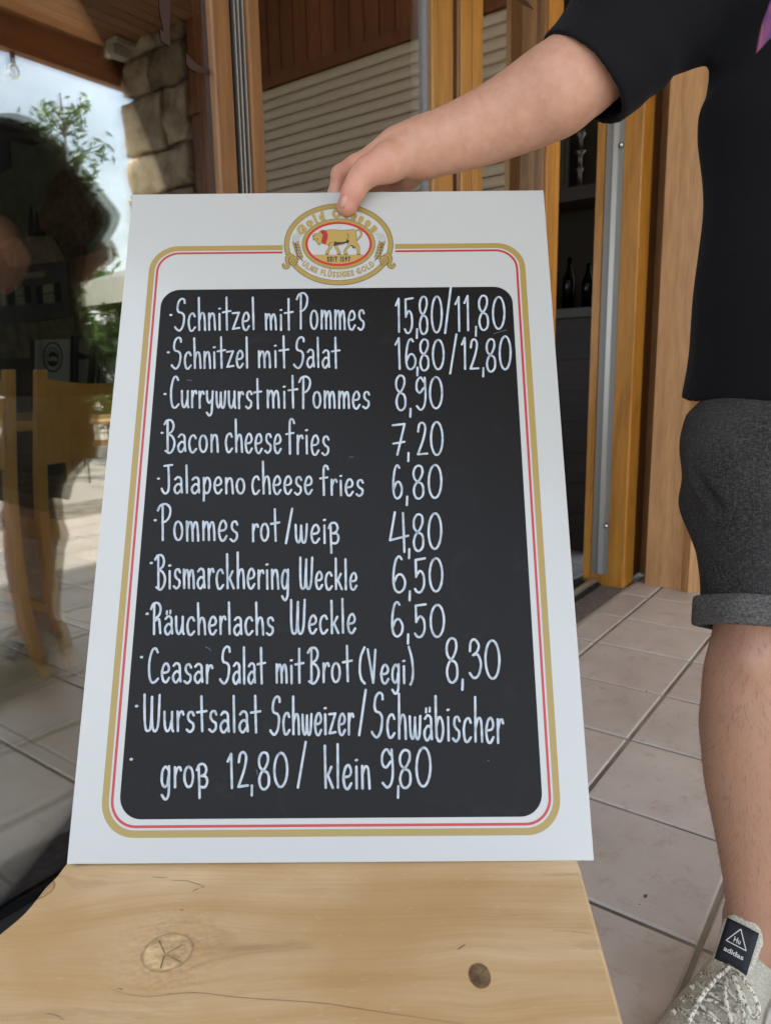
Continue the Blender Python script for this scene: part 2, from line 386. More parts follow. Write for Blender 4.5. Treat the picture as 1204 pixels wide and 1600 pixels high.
# ------------------------------------------------------------------ angled panel pier in the corner beside the door
A = np.array([3.62, 1.065]); B = np.array([3.40, .788]); Cc = np.array([3.80, .775])
dAB = (B - A) / np.linalg.norm(B - A); nAB = np.array([dAB[1], -dAB[0]])
if nAB @ np.array([-1, 0.]) < 0: nAB = -nAB
pier = root('panelled_pier', (3.65, .9, 0), 'honey-coloured pine panelled pier standing between the door post and the wing wall', 'pier')
def slabAB(s0, s1, z0, z1, off, th, name, m=m_panel):
    a = A + dAB * s0 + nAB * off; b = A + dAB * s1 + nAB * off; a2 = a - nAB * th; b2 = b - nAB * th
    return MB().prism([(*a, z0), (*b, z0), (*b2, z0), (*a2, z0)], (0, 0, z1 - z0)).build(name, m, pier, bevel=.002)
LAB = np.linalg.norm(B - A)
slabAB(-.05, LAB, 0.0, ZC, -.022, .12, 'core')
slabAB(-.02, .150, .0, ZC, .0, .020, 'stile'); slabAB(LAB - .05, LAB + .004, .0, ZC, .0, .020, 'stile')
slabAB(.155, .165, .10, ZC, .004, .024, 'bead', m_rail)
slabAB(.0, LAB - .05, .0, .095, .006, .024, 'skirting')
MB().box((B[0] + .03, B[1] - .012, 0), (3.83, B[1] + .2, ZC)).build('return_panel', m_panel, pier)
MB().box((B[0] + .12, B[1] - .03, 0), (3.82, B[1] - .013, .10)).build('skirting', m_panel, pier)

# ------------------------------------------------------------------ the glass front
gf = root('window_front', (1.6, 1.2, 0), 'long glazed front with brown and orange timber posts and clear panes', 'window')
ZT = 3.50
def bar(px0, px1, Y0, Y1, m, name='post', py=150, z0=.0, z1=ZT, par=gf, bev=.004):
    x0 = onY(px0, py, Y0)[0]; x1 = onY(px1, py, Y0)[0]
    return MB().box((x0, Y0, z0), (x1, Y1, z1)).build(name, m, par, bevel=bev)
YF = 1.236
bar(338, 366, YF, 1.322, m_frame)                        # stile of the left sash
bar(367, 391, YF + .012, YF + .05, m_rubber, 'track', bev=0)
for q in (372, 378, 385): bar(q, q + 1.6, YF + .008, YF + .012, m_alu, 'weather_strip', bev=0)
bar(393, 411, YF, 1.325, m_frame)
bar(652, 664, G + .007, G + .027, m_spacer, 'spacer', bev=0)
bar(666, 675, YF + .004, YF + .03, m_aludark, 'seal', bev=0)
bar(676, 708, YF - .008, 1.32, m_midframe)
bar(709, 714, YF + .02, YF + .05, m_rubber, 'seal', bev=0)
bar(715, 720, YF - .004, 1.30, m_frame)
bar(721, 737, YF - .010, 1.30, m_orange); bar(738.2, 754, YF - .006, 1.30, m_orange)
bar(843, 848, G + .007, G + .027, m_alu, 'spacer', bev=0)
bar(850, 856, YF - .002, 1.29, m_frame); bar(857, 877, YF - .012, 1.29, m_orange)
xl = -2.4
MB().box((xl, YF - .014, 0.0), (onY(875, 150, YF)[0], 1.30, .045)).build('bottom_rail', m_blackmetal, gf, bevel=.003)
MB().box((xl, 1.20, 3.45), (3.6, 1.32, 3.66)).build('head_rail', m_frame, gf)
def pane(x0, x1, y, z0=.046, z1=3.449):
    return MB().box((x0, y, z0), (x1, y + .006, z1)).build('pane', m_glass, gf)
xa = onY(338, 150, YF)[0]; xb = onY(411, 150, YF)[0]; xc = onY(676, 150, YF)[0]; xd = onY(754, 150, YF)[0]; xe = onY(850, 150, YF)[0]
for (a, b) in ((xl, xa), (xb, xc), (xd, xe)):
    pane(a, b, G); pane(a, b, G + .028)
# door frame right of the opening
XR = 3.30
MB().box((XR, 1.05, .0), (3.43, 1.245, ZT)).build('door_post', m_orange, gf, bevel=.006)
MB().box((3.432, 1.056, .0), (3.462, 1.24, ZT)).build('door_trim', m_orange, gf, bevel=.004)
MB().box((3.466, 1.075, .0), (3.63, 1.24, ZT)).build('jamb_trim', m_frame, gf, bevel=.004)
MB().box((XR - .006, 1.128, .06), (XR - .001, 1.205, ZT)).build('strike_plate', m_aludark, gf)
MB().box((XR - .016, 1.150, .06), (XR - .0065, 1.172, ZT)).build('strike_channel', m_alu, gf)
MB().box((XR - .014, 1.209, .03), (XR - .001, 1.243, ZT)).build('door_edge', m_orange, gf)
MB().tube([(2.6, 1.19, .022), (3.29, 1.19, .022)], .016, 12).build('threshold_rail', m_alu, gf, smooth=True)
MB().box((2.9, 1.16, 0), (3.30, 1.30, .012)).build('threshold', m_rubber, gf)
for zz in (1.96, .30):
    MB().tube([(XR - .008, 1.14, zz), (XR - .028, 1.138, zz - .004)], [.013, .009], 10).build('lock_pin', m_steel, gf, smooth=True)

# bird stickers
m_sticker = mat('dark_sticker', (.035, .014, .010), .5)
def sticker(pts, label):
    P = [onY(px, py, G - .0012) for px, py in pts]; c = sum(P) / len(P)
    o = make('bird_sticker', P, [t for t in tessellate_polygon([[Vector(p) for p in P]])], m_sticker, base=c, label=label, cat='sticker')
    md = o.modifiers.new('thick', 'SOLIDIFY'); md.thickness = .0006
sticker([(291, 84), (303, 96), (313, 104), (323, 107), (336, 112), (332, 117), (325, 116), (318, 115), (308, 113), (297, 108), (291, 100)], 'dark wing of a bird decal on the glass beside the left stile')
sticker([(247, -30), (268, -30), (266, 10), (265, 50), (266, 73), (252, 64), (250, 45), (256, 50), (250, 20)], 'dark bird decal stuck high on the left pane, tail pointing down')
sticker([(795, -12), (812, -8), (826, 6), (834, 15), (824, 10), (808, 0)], 'thin dark bird decal at the top of the narrow pane')

# ------------------------------------------------------------------ interior
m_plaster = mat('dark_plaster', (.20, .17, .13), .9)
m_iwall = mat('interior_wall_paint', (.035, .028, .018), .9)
XI = 4.20
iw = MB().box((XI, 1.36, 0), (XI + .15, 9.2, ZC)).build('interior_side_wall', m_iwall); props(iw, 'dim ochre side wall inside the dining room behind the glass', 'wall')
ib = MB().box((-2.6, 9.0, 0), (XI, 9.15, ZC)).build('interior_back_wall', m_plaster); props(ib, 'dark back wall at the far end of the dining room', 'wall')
MB().box((-2.75, 1.3, ZC + .2), (5.2, 9.2, ZC + .3)).build('roof', m_darkwood, kind='structure')
il = MB().box((-2.75, 1.0, 0), (-2.6, 9.0, .8)).box((-2.75, 1.0, 2.7), (-2.6, 9.0, ZC)).box((-2.75, 1.0, .8), (-2.6, 2.0, 2.7)).box((-2.75, 7.0, .8), (-2.6, 9.0, 2.7)).build('interior_left_wall', m_plaster); props(il, 'dim left wall of the dining room out of view, with a wide opening added to let daylight in', 'wall')  # wall is out of view; its opening is added to brighten the room
for y0 in (3.2, 5.2, 7.2):
    b = MB().box((-2.4, y0, ZC - .22), (XI - .01, y0 + .14, ZC - .005)).build('ceiling_beam', m_darkwood, cei)

# painted wall scenery
def onwall(pts, off, th, name, m, par):
    P = []
    for px, py in pts:
        q = onX(px, py, XI); q[0] = XI - off; P.append(q)
    return MB().prism([tuple(p) for p in P], (th, 0, 0)).build(name, m, par)
def nm(name, c1, c2, s=6., r=.9):
    m = mat(name, c1, r); v = coords(m); n = N(m, 'ShaderNodeTexNoise', Scale=s, Detail=7., Roughness=.65); L(m, v, n.inputs['Vector'])
    L(m, ramp(m, n.outputs['Fac'], [(.38, c2), (.62, c1)]), P_(m).inputs['Base Color']); return m
sce = root('village_scenery', (XI - .05, 7.2, 1.0), 'dim painted village scene on the room wall: grey house with shuttered windows and a tree', 'mural')
m_pg = nm('painted_green_grey', (.15, .165, .125), (.08, .09, .07), 2.)
onwall([(-60, 120), (175, 120), (175, 540), (-60, 540)], .012, .011, 'backdrop', m_pg, sce)
onwall([(-60, 505), (60, 500), (125, 487), (175, 480), (175, 560), (-60, 560)], .016, .003, 'meadow', nm('painted_meadow', (.17, .15, .08), (.08, .08, .045), 8.), sce)
onwall([(8, 385), (32, 372), (95, 370), (115, 410), (26, 418)], .085, .02, 'roof', nm('painted_roof', (.26, .21, .15), (.18, .14, .10), 10.), sce)
onwall([(-60, 470), (-20, 400), (8, 388), (28, 419), (113, 411), (118, 495), (60, 503), (-60, 505)], .06, .04, 'house_wall', nm('painted_house', (.085, .085, .09), (.06, .06, .065), 4.), sce)
onwall([(48, 428), (80, 424), (81, 433), (49, 437)], .068, .006, 'sign_board', nm('painted_sign', (.26, .23, .16), (.18, .16, .12), 20.), sce)
m_pane = nm('painted_pane', (.30, .30, .24), (.20, .20, .16), 10.); m_shutt = nm('painted_shutter', (.015, .018, .028), (.01, .012, .02), 10.)
for q in ([(33, 450), (46, 448), (47, 461), (34, 463)], [(34, 465), (47, 463), (48, 477), (35, 478)], [(76, 446), (93, 444), (94, 457), (77, 459)], [(77, 461), (94, 459), (95, 473), (78, 475)], [(11, 455), (17, 453), (20, 478), (13, 480)]):
    onwall(q, .066, .005, 'window', m_pane, sce)
for q in ([(66, 448), (75, 446), (77, 475), (69, 477)], [(95, 443), (103, 442), (105, 471), (97, 473)], [(20, 452), (31, 451), (32, 478), (24, 479)], [(48, 448), (56, 447), (58, 474), (51, 475)]):
    onwall(q, .067, .006, 'shutter', m_shutt, sce)
onwall([(113, 380), (138, 385), (146, 470), (156, 560), (126, 560), (122, 470)], .05, .04, 'tree_trunk', nm('painted_bark', (.085, .055, .03), (.02, .018, .014), 14.), sce)
P = [(84 + 46 * math.cos(a) * (1 + .12 * math.sin(5 * a)) + 33, 330 + 62 * math.sin(a) * (1 + .1 * math.cos(7 * a))) for a in np.linspace(0, 2 * math.pi, 40)[:-1]]
onwall(P, .045, .03, 'tree_crown', nm('painted_autumn_leaves', (.16, .095, .05), (.05, .045, .03), 16.), sce)
for (x, y0_) in ((52, 322), (61, 330), (70, 345)):
    onwall([(x - 3, 376), (x - 3, y0_ + 20), (x, y0_), (x + 3, y0_ + 20), (x + 3, 376)], .03, .015, 'cypress', m_shutt, sce)
onwall([(-60, 215), (0, 205), (18, 195), (22, 262), (0, 275), (-60, 290)], .04, .02, 'dark_opening', m_shutt, sce)
# beams seen on the wall
# white panel with round emblem and folded black frames
wp = root('white_emblem_panel', (3.9, 6.9, 0), 'pale grey panel with a dark oval emblem leaning in the room behind the chairs', 'panel')
def onpl(pts, X, th, name, m, par):
    return MB().prism([tuple(onX(px, py, X)) for px, py in pts], (th, 0, 0)).build(name, m, par)
m_pale = mat('pale_grey_board', (.30, .31, .28), .6)
onpl([(53, 531), (200, 527), (200, 640), (53, 640)], 3.9, .02, 'board', m_pale, wp)
def ring(cx, cy, a0, b0, a1, b1, X, name, m, par):
    n = 40; P = [onX(cx + a0 * math.cos(t), cy + b0 * math.sin(t), X) for t in np.linspace(0, 2 * math.pi, n, endpoint=False)]
    Q = [onX(cx + a1 * math.cos(t), cy + b1 * math.sin(t), X) for t in np.linspace(0, 2 * math.pi, n, endpoint=False)]
    return make(name, P + Q, [(i, (i + 1) % n, n + (i + 1) % n, n + i) for i in range(n)], m, par)
ring(83, 558, 15.5, 24, 13, 21.5, 3.897, 'emblem_ring', m_blackmetal, wp); ring(83, 558, 10, 15, 8.5, 13, 3.897, 'emblem_ring', m_blackmetal, wp)
onpl([(76, 556), (79, 549), (86, 549), (91, 556), (90, 561), (87, 557), (80, 557), (78, 562)], 3.8965, .0005, 'emblem_ox', m_blackmetal, wp)
onpl([(74, 564), (92, 564), (88, 571), (78, 571)], 3.8965, .0005, 'emblem_base', m_blackmetal, wp)
fr_ = root('folded_metal_frame', (3.8, 6.5, 0), 'black folded metal frame standing in front of the pale panel inside', 'frame')
for (a, b) in (((51, 530), (51, 640)), ((114, 524), (112, 640)), ((120, 524), (119, 640)), ((146, 532), (136, 640)), ((150, 532), (140, 640)), ((152, 524), (155, 640)), ((160, 524), (164, 640))):
    MB().tube([onX(*a, 3.8), onX(*b, 3.8)], .022, 8).build('tube', m_blackmetal, fr_)
onpl([(118, 549), (140, 556), (140, 561), (118, 561)], 3.79, .02, 'cross_bar', m_blackmetal, fr_)
onpl([(158, 548), (180, 550), (180, 557), (158, 557)], 3.79, .02, 'cross_bar', m_blackmetal, fr_)

# dining table
tb = root('dining_table', (1.0, 3.5, 0), 'beech dining table behind the chairs, inside the room', 'table')
MB().box((.1, 3.05, .80), (2.4, 3.95, .845)).build('tabletop', m_chair, tb, bevel=.008)
MB().box((.2, 3.12, .70), (2.3, 3.16, .80)).build('apron', m_darkwood, tb)
for x in (.2, 2.22):
    for y in (3.12, 3.80): MB().box((x, y, 0), (x + .08, y + .08, .80)).build('leg', m_chair, tb)
gl = root('glass_vase', (1.15, 3.4, .845), 'dark glass vase on the dining table between the chairs', 'vase')
MB().lathe([(.001, 0), (.07, .0), (.085, .08), (.07, .2), (.05, .27), (.06, .33)], (1.17, 3.4, .846), 20).build('body', glass('smoked_glass', (.45, .5, .48), 1.5), gl, smooth=True)

# chairs
m_leather = mat('brown_leather', (.075, .045, .035), .45)
def chair(label):
    r = root('wooden_chair', (1.49, 2.55, 0), label, 'chair', 'wooden chairs inside the dining room')
    X0, X1 = 1.30, 1.80; w = .036
    for xx in (X0, X1):
        prof = [(2.36, 0.0), (2.40, .10), (2.445, .25), (2.46, .45), (2.45, .62), (2.42, .80), (2.37, 1.045)]
        cur = catmull([np.array(p) for p in prof], 5)
        wd = [.030 + .012 * math.sin(math.pi * min(1, i / len(cur) * 1.1)) for i in range(len(cur))]
        mb = MB(); n = len(cur)
        for i, (yy, zz) in enumerate(cur):
            d = wd[i]
            mb.v += [(xx - w / 2, yy - d / 2, zz), (xx + w / 2, yy - d / 2, zz), (xx + w / 2, yy + d / 2, zz), (xx - w / 2, yy + d / 2, zz)]
        for i in range(n - 1):
            for k in range(4): mb.f.append((i * 4 + k, i * 4 + (k + 1) % 4, i * 4 + 4 + (k + 1) % 4, i * 4 + 4 + k))
        mb.f += [(3, 2, 1, 0), tuple((n - 1) * 4 + k for k in range(4))]
        mb.build('leg', m_chair, r, bevel=.004)
    # curved back panel
    n = 10; mb = MB()
    for i in range(n + 1):
        t = i / n; xx = X0 + w / 2 + (X1 - X0 - w) * t; bow = .05 * math.sin(math.pi * t)
        for (yy, zz) in ((2.378, 1.015 - .02 * math.sin(math.pi * t)), (2.425, .72)):
            for th in (0, .014): mb.v.append((xx, yy + bow + th, zz))
    for i in range(n):
        a = i * 4; b = a + 4
        mb.f += [(a, a + 2, b + 2, b), (a + 1, b + 1, b + 3, a + 3), (a, b, b + 1, a + 1), (a + 2, a + 3, b + 3, b + 2)]
    mb.build('back_panel', m_chair, r, smooth=False)
    for xx in (X0 + .015, X1 - .015):
        MB().add([(xx - .02, 2.93, .49), (xx + .02, 2.93, .49), (xx + .02, 2.97, .49), (xx - .02, 2.97, .49), (xx - .013, 2.945, 0), (xx + .013, 2.945, 0), (xx + .013, 2.97, 0), (xx - .013, 2.97, 0)],
                 [(0, 1, 2, 3), (7, 6, 5, 4), (1, 0, 4, 5), (2, 1, 5, 6), (3, 2, 6, 7), (0, 3, 7, 4)]).build('leg', m_chair, r)
        MB().box((xx - .011, 2.47, .17), (xx + .011, 2.945, .205)).build('stretcher', m_chair, r)
    MB().box((X0 + .02, 2.455, .445), (X1 - .02, 2.475, .515)).build('seat_rail', m_chair, r)
    MB().box((X0 + .02, 2.93, .445), (X1 - .02, 2.95, .515)).build('seat_rail', m_chair, r)
    for xx in (X0 + .004, X1 - .02): MB().box((xx, 2.476, .445), (xx + .016, 2.929, .515)).build('seat_rail', m_chair, r)
    MB().box((X0 + .005, 2.48, .5155), (X1 - .005, 2.99, .56)).build('seat_cushion', m_leather, r, bevel=.018)
    return r
def copy_tree(o, parent=None):
    c = o.copy(); COL.link(c); c.parent = parent
    for ch in [x for x in bpy.data.objects if x.parent == o]: copy_tree(ch, c)
    return c
c1 = chair('wooden chair right behind the glass, nearest the left side of the menu board')
c2 = copy_tree(c1); c2.location.x -= .605; c2.location.y += .0; c2['label'] = 'wooden chair cut off by the left edge of the picture, behind the glass'

# cabinet seen through the open door
cab = root('bar_cabinet', (4.0, 2.0, 0), 'dark wooden cabinet with a pale shelf edge seen through the open door', 'cabinet')
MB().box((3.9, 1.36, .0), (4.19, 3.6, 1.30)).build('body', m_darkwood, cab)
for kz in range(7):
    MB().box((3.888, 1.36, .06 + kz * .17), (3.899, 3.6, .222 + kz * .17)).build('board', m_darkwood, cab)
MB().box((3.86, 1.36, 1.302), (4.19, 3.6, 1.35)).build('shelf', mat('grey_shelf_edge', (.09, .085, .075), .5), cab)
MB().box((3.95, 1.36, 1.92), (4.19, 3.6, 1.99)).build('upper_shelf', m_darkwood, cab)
for i in range(9):
    y = 1.42 + i * .11; h = .20 + .04 * ((i * 7) % 3)
    b = root('bottle', (3.98, y, 1.35), 'dark bottle in the row on the cabinet shelf, ' + ['nearest the doorway glass', 'second from the doorway end', 'third from the doorway end', 'fourth from the doorway end', 'at the middle of the row', 'sixth from the doorway end', 'seventh from the doorway end', 'second from the far end', 'at the far end'][i], 'bottle', 'dark bottles on the cabinet shelf')
    MB().lathe([(.001, 0), (.035, 0), (.035, h * .6), (.014, h * .8), (.013, h), (.001, h)], (3.98, y, 1.351), 12).build('body', glass('bottle_glass_%d' % i, (.02, .03, .02), .5) if i == 0 else bpy.data.materials['bottle_glass_0'], b, smooth=True)
pc = root('picture_frame', (4.05, 1.78, 1.99), 'pale framed picture standing on the upper shelf in the dark room', 'picture')
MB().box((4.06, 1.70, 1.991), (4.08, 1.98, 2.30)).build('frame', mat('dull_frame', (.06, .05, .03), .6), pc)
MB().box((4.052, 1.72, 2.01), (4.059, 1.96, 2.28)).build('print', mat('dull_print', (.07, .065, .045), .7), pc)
cs = root('candlestick', (4.02, 1.60, 1.99), 'ornate silvery candlestick on the upper shelf in the dark room', 'candlestick')
MB().lathe([(.05, 0), (.045, .01), (.015, .02), (.012, .08), (.022, .10), (.012, .115), (.014, .17), (.035, .19), (.012, .20), (.012, .25), (.03, .275), (.022, .30), (.001, .302)], (4.02, 1.615, 1.991), 16).build('stem', mat('tarnished_silver', (.16, .15, .13), .45, .9), cs, smooth=True)

# ------------------------------------------------------------------ outdoors beyond the terrace (seen mirrored)
m_leaf = mat('green_leaf', (.10, .20, .03), .5)
v = coords(m_leaf); n1 = N(m_leaf, 'ShaderNodeTexNoise', Scale=1.5, Detail=3.); L(m_leaf, v, n1.inputs['Vector'])
L(m_leaf, ramp(m_leaf, n1.outputs['Fac'], [(.35, (.05, .11, .015)), (.65, (.14, .24, .035))]), P_(m_leaf).inputs['Base Color'])
P_(m_leaf).inputs['Transmission Weight'].default_value = .0
m_bark = nm('bark', (.16, .11, .07), (.08, .055, .035), 8.)
def tree(base, h, r, nleaf, label, leaf=.10, sprigs=26):
    t = root('garden_tree', base, label, 'tree', 'trees beyond the terrace')
    b = Vector(base); mb = MB(); mb.tube([b, b + Vector((.05, .03, h * .5)), b + Vector((-.03, .05, h))], [.07, .045, .01], 8)
    tips = []
    for i in range(sprigs):
        z0 = h * random.uniform(.12, .95); an = random.uniform(0, 6.28); ln = r * random.uniform(.5, 1.) * (1.1 - .6 * z0 / h)
        p0 = b + Vector((0, 0, z0)); p1 = p0 + Vector((math.cos(an) * ln, math.sin(an) * ln, ln * random.uniform(.3, .9)))
        mb.tube([p0, (p0 + p1) / 2 + Vector((0, 0, ln * .1)), p1], [.018, .012, .004], 5); tips.append((p0, p1))
    mb.build('trunk', m_bark, t)
    V = []; F = []
    for i in range(nleaf):
        p0, p1 = random.choice(tips); k = random.uniform(.25, 1.08)
        c = p0.lerp(p1, k) + Vector([random.gauss(0, r * .10) for _ in range(3)])
        d = Vector([random.gauss(0, 1) for _ in range(3)]).normalized(); e = d.orthogonal().normalized()
        s = leaf * random.uniform(.6, 1.2); n = len(V)
        V += [c - d * s, c + e * s * .3, c + d * s, c - e * s * .3]; F.append((n, n + 1, n + 2, n + 3))
    make('crown', [tuple(q) for q in V], F, m_leaf, t)
tree((5.62, -6.6, -.03), 4.6, .85, 1700, 'slender loose-leaved young tree beyond the railing, tallest in the reflection', .075, 34)
tree((6.1, -6.4, -.03), 2.3, .9, 2600, 'dense bright green shrub tree behind the railing beside the stone pillar', .08, 34)
tree((3.9, -7.8, -.03), 3.2, 1.2, 2600, 'leafy tree beyond the railing, partly behind the man in the reflection', .09)
tree((6.2, -8.5, -.03), 3.0, 1.3, 2600, 'broad green tree beyond the parasol, right of the others', .09)
rl = root('terrace_railing', (4, -5.0, 0), 'low wooden railing with two pale rails and a white post at the garden side', 'railing')
for zz in (.28, .56): MB().box((1.5, -5.02, zz), (7.5, -4.98, zz + .07)).build('rail', m_rail, rl, bevel=.004)
for x in (2.6, 4.36, 6.2): MB().box((x, -4.97, 0), (x + .07, -4.90, .92)).build('post', mat('white_paint', (.8, .8, .78), .5), rl)
ps = root('parasol', (6.1, -6.0, 0), 'open cream parasol standing in the garden beyond the stone pillar', 'parasol')
m_canvas = mat('cream_canvas', (.80, .76, .62), .8)
cxp, cyp, zt = 6.95, -5.9, 2.80; R8 = 1.45; mb = MB(); V = [(cxp, cyp, zt)]
for k in range(8):
    a = math.pi / 8 + k * math.pi / 4; V.append((cxp + R8 * math.cos(a), cyp + R8 * math.sin(a), 2.28))
for k in range(8):
    a = math.pi / 8 + k * math.pi / 4; V.append((cxp + R8 * math.cos(a), cyp + R8 * math.sin(a), 1.98))
mb.v = V; mb.f = [(0, 1 + k, 1 + (k + 1) % 8) for k in range(8)]
mb.build('canopy', m_canvas, ps)
mb = MB(); mb.v = V; mb.f = [(1 + k, 9 + k, 9 + (k + 1) % 8, 1 + (k + 1) % 8) for k in range(8)]; mb.build('valance', m_canvas, ps)
MB().tube([(cxp, cyp, 0), (cxp, cyp, zt + .05)], .03, 10).build('pole', m_alu, ps)
bt = root('garden_table', (4.2, -4.0, 0), 'small dark bistro table on the terrace near the railing', 'table')
MB().box((4.0, -4.2, .60), (4.7, -3.7, .63)).build('tabletop', m_rail, bt)
for x, y in ((4.05, -4.15), (4.63, -4.15), (4.05, -3.76), (4.63, -3.76)): MB().tube([(x, y, 0), (x, y, .6)], .012, 6).build('leg', m_blackmetal, bt)

# ------------------------------------------------------------------ bench with backrest
m_slab = mat('pale_beech_slab', (.55, .36, .17), .42)
BD = np.array([.5887, -.8083, 0.]); BN = np.array([-.8083, -.5887, 0.])      # along the bench, and towards the viewer
BO = np.array([.3757, .7362, .455])
def bw(s, t, z=0.): return tuple(BO + BD * s + BN * t + np.array([0, 0, z]))
def bsl(px, py):
    q = onZ(px, py, .4545) - BO; return float(q @ BD), float(q @ BN)
tc = N(m_slab, 'ShaderNodeTexCoord')
mp = N(m_slab, 'ShaderNodeMapping'); mp.inputs['Rotation'].default_value = (0, 0, math.atan2(.8083, .5887)); L(m_slab, tc.outputs['Object'], mp.inputs[0])
def slab_nodes():
    m = m_slab
    base = mp.outputs[0]
    # knots bend the grain: list of (s, t, radius) in bench coordinates
    knots = [bsl(262, 1488), bsl(749, 1525), bsl(60, 1390)]
    sep = N(m, 'ShaderNodeSeparateXYZ'); L(m, base, sep.inputs[0])
    cur = sep.outputs['Y']; dists = []
    # mapping rotates about the bench root: root sits at BO
    for (s, t), rad, kk in zip(knots, (.030, .018, .03), (1., 1.45, 1.)):
        # bench local: x along BD, y = -BN
        cmb = N(m, 'ShaderNodeVectorMath', operation='SUBTRACT'); L(m, base, cmb.inputs[0]); cmb.inputs[1].default_value = (s * S, -t * S, 0)
        sc2 = N(m, 'ShaderNodeVectorMath', operation='MULTIPLY'); L(m, cmb.outputs[0], sc2.inputs[0]); sc2.inputs[1].default_value = (kk, 1, 0)
        ln = N(m, 'ShaderNodeVectorMath', operation='LENGTH'); L(m, sc2.outputs[0], ln.inputs[0]); dists.append(ln.outputs['Value'])
        # displacement: sign(dy) * rad * exp(-d / rad*..)
        sy = N(m, 'ShaderNodeSeparateXYZ'); L(m, cmb.outputs[0], sy.inputs[0])
        dv = N(m, 'ShaderNodeMath', operation='DIVIDE'); L(m, ln.outputs['Value'], dv.inputs[0]); dv.inputs[1].default_value = -rad * 1.6
        ex = N(m, 'ShaderNodeMath', operation='EXPONENT'); L(m, dv.outputs[0], ex.inputs[0])
        th = N(m, 'ShaderNodeMath', operation='MULTIPLY'); L(m, sy.outputs['Y'], th.inputs[0]); th.inputs[1].default_value = 40
        tn = N(m, 'ShaderNodeMath', operation='TANH'); L(m, th.outputs[0], tn.inputs[0])
        m1 = N(m, 'ShaderNodeMath', operation='MULTIPLY'); L(m, ex.outputs[0], m1.inputs[0]); L(m, tn.outputs[0], m1.inputs[1])
        m2 = N(m, 'ShaderNodeMath', operation='MULTIPLY_ADD'); L(m, m1.outputs[0], m2.inputs[0]); m2.inputs[1].default_value = -rad * 1.3; L(m, cur, m2.inputs[2]); cur = m2.outputs[0]
    cb = N(m, 'ShaderNodeCombineXYZ'); L(m, sep.outputs['X'], cb.inputs['X']); L(m, cur, cb.inputs['Y']); L(m, sep.outputs['Z'], cb.inputs['Z'])
    m1 = N(m, 'ShaderNodeMapping'); m1.inputs['Scale'].default_value = (3.0, 24, 10); L(m, cb.outputs[0], m1.inputs[0])
    big = N(m, 'ShaderNodeTexNoise', Scale=.9, Detail=6., Roughness=.55, Distortion=.7); L(m, m1.outputs[0], big.inputs['Vector'])
    m2 = N(m, 'ShaderNodeMapping'); m2.inputs['Scale'].default_value = (6, 260, 40); L(m, cb.outputs[0], m2.inputs[0])
    fine = N(m, 'ShaderNodeTexNoise', Scale=1., Detail=4., Roughness=.6); L(m, m2.outputs[0], fine.inputs['Vector'])
    blot = N(m, 'ShaderNodeTexNoise', Scale=4.5, Detail=4.); L(m, base, blot.inputs['Vector'])
    c = ramp(m, big.outputs['Fac'], [(.25, (.44, .25, .09)), (.40, (.61, .41, .19)), (.52, (.71, .53, .29)), (.72, (.80, .66, .42))])
    c = mixc(m, .38, c, ramp(m, fine.outputs['Fac'], [(.3, (.52, .34, .17)), (.6, (.72, .53, .31))]))
    c = mixc(m, ramp(m, blot.outputs['Fac'], [(.42, (0, 0, 0)), (.66, (.60, .60, .60))]), c, (.52, .31, .12))
    # rays: short flecks of beech
    m3 = N(m, 'ShaderNodeMapping'); m3.inputs['Scale'].default_value = (90, 320, 40); L(m, cb.outputs[0], m3.inputs[0])
    fl_ = N(m, 'ShaderNodeTexNoise', Scale=1., Detail=1.); L(m, m3.outputs[0], fl_.inputs['Vector'])
    c = mixc(m, ramp(m, fl_.outputs['Fac'], [(.66, (0, 0, 0)), (.76, (.45, .45, .45))]), c, (.70, .55, .34))
    # streaks
    m4 = N(m, 'ShaderNodeMapping'); m4.inputs['Scale'].default_value = (5, 46, 1); m4.inputs['Location'].default_value = (3, 1, 0); L(m, cb.outputs[0], m4.inputs[0])
    st = N(m, 'ShaderNodeTexNoise', Scale=1., Detail=5., Roughness=.7, Distortion=.5); L(m, m4.outputs[0], st.inputs['Vector'])
    c = mixc(m, ramp(m, st.outputs['Fac'], [(.58, (0, 0, 0)), (.74, (.6, .6, .6))]), c, (.30, .19, .09))
    # knots
    rn = N(m, 'ShaderNodeTexNoise', Scale=55., Detail=5., Roughness=.7); L(m, base, rn.inputs['Vector'])
    for d, r_, col, st_ in zip(dists, (.0225, .0142, .016), ((.52, .37, .20), (.13, .085, .045), (.46, .28, .12)), (.45, .95, .5)):
        rg = N(m, 'ShaderNodeMath', operation='MULTIPLY_ADD'); L(m, rn.outputs['Fac'], rg.inputs[0]); rg.inputs[1].default_value = .004; L(m, d, rg.inputs[2])
        k_ = N(m, 'ShaderNodeMapRange'); L(m, rg.outputs[0], k_.inputs[0]); k_.inputs[1].default_value = r_; k_.inputs[2].default_value = r_ * .93; k_.inputs[3].default_value = 0; k_.inputs[4].default_value = st_
        c2_ = mixc(m, ramp(m, rn.outputs['Fac'], [(.38, (0, 0, 0)), (.62, (1, 1, 1))]), tuple(x * .55 for x in col), tuple(min(1, x * 2.1) for x in col))
        c = mixc(m, k_.outputs[0], c, c2_)
        k2 = N(m, 'ShaderNodeMapRange'); L(m, rg.outputs[0], k2.inputs[0]); k2.inputs[1].default_value = r_ * 1.06; k2.inputs[2].default_value = r_ * .99; k2.inputs[3].default_value = 0; k2.inputs[4].default_value = 1
        k3 = N(m, 'ShaderNodeMapRange'); L(m, rg.outputs[0], k3.inputs[0]); k3.inputs[1].default_value = r_ * .90; k3.inputs[2].default_value = r_ * .98; k3.inputs[3].default_value = 0; k3.inputs[4].default_value = .42 if r_ > .02 else .8
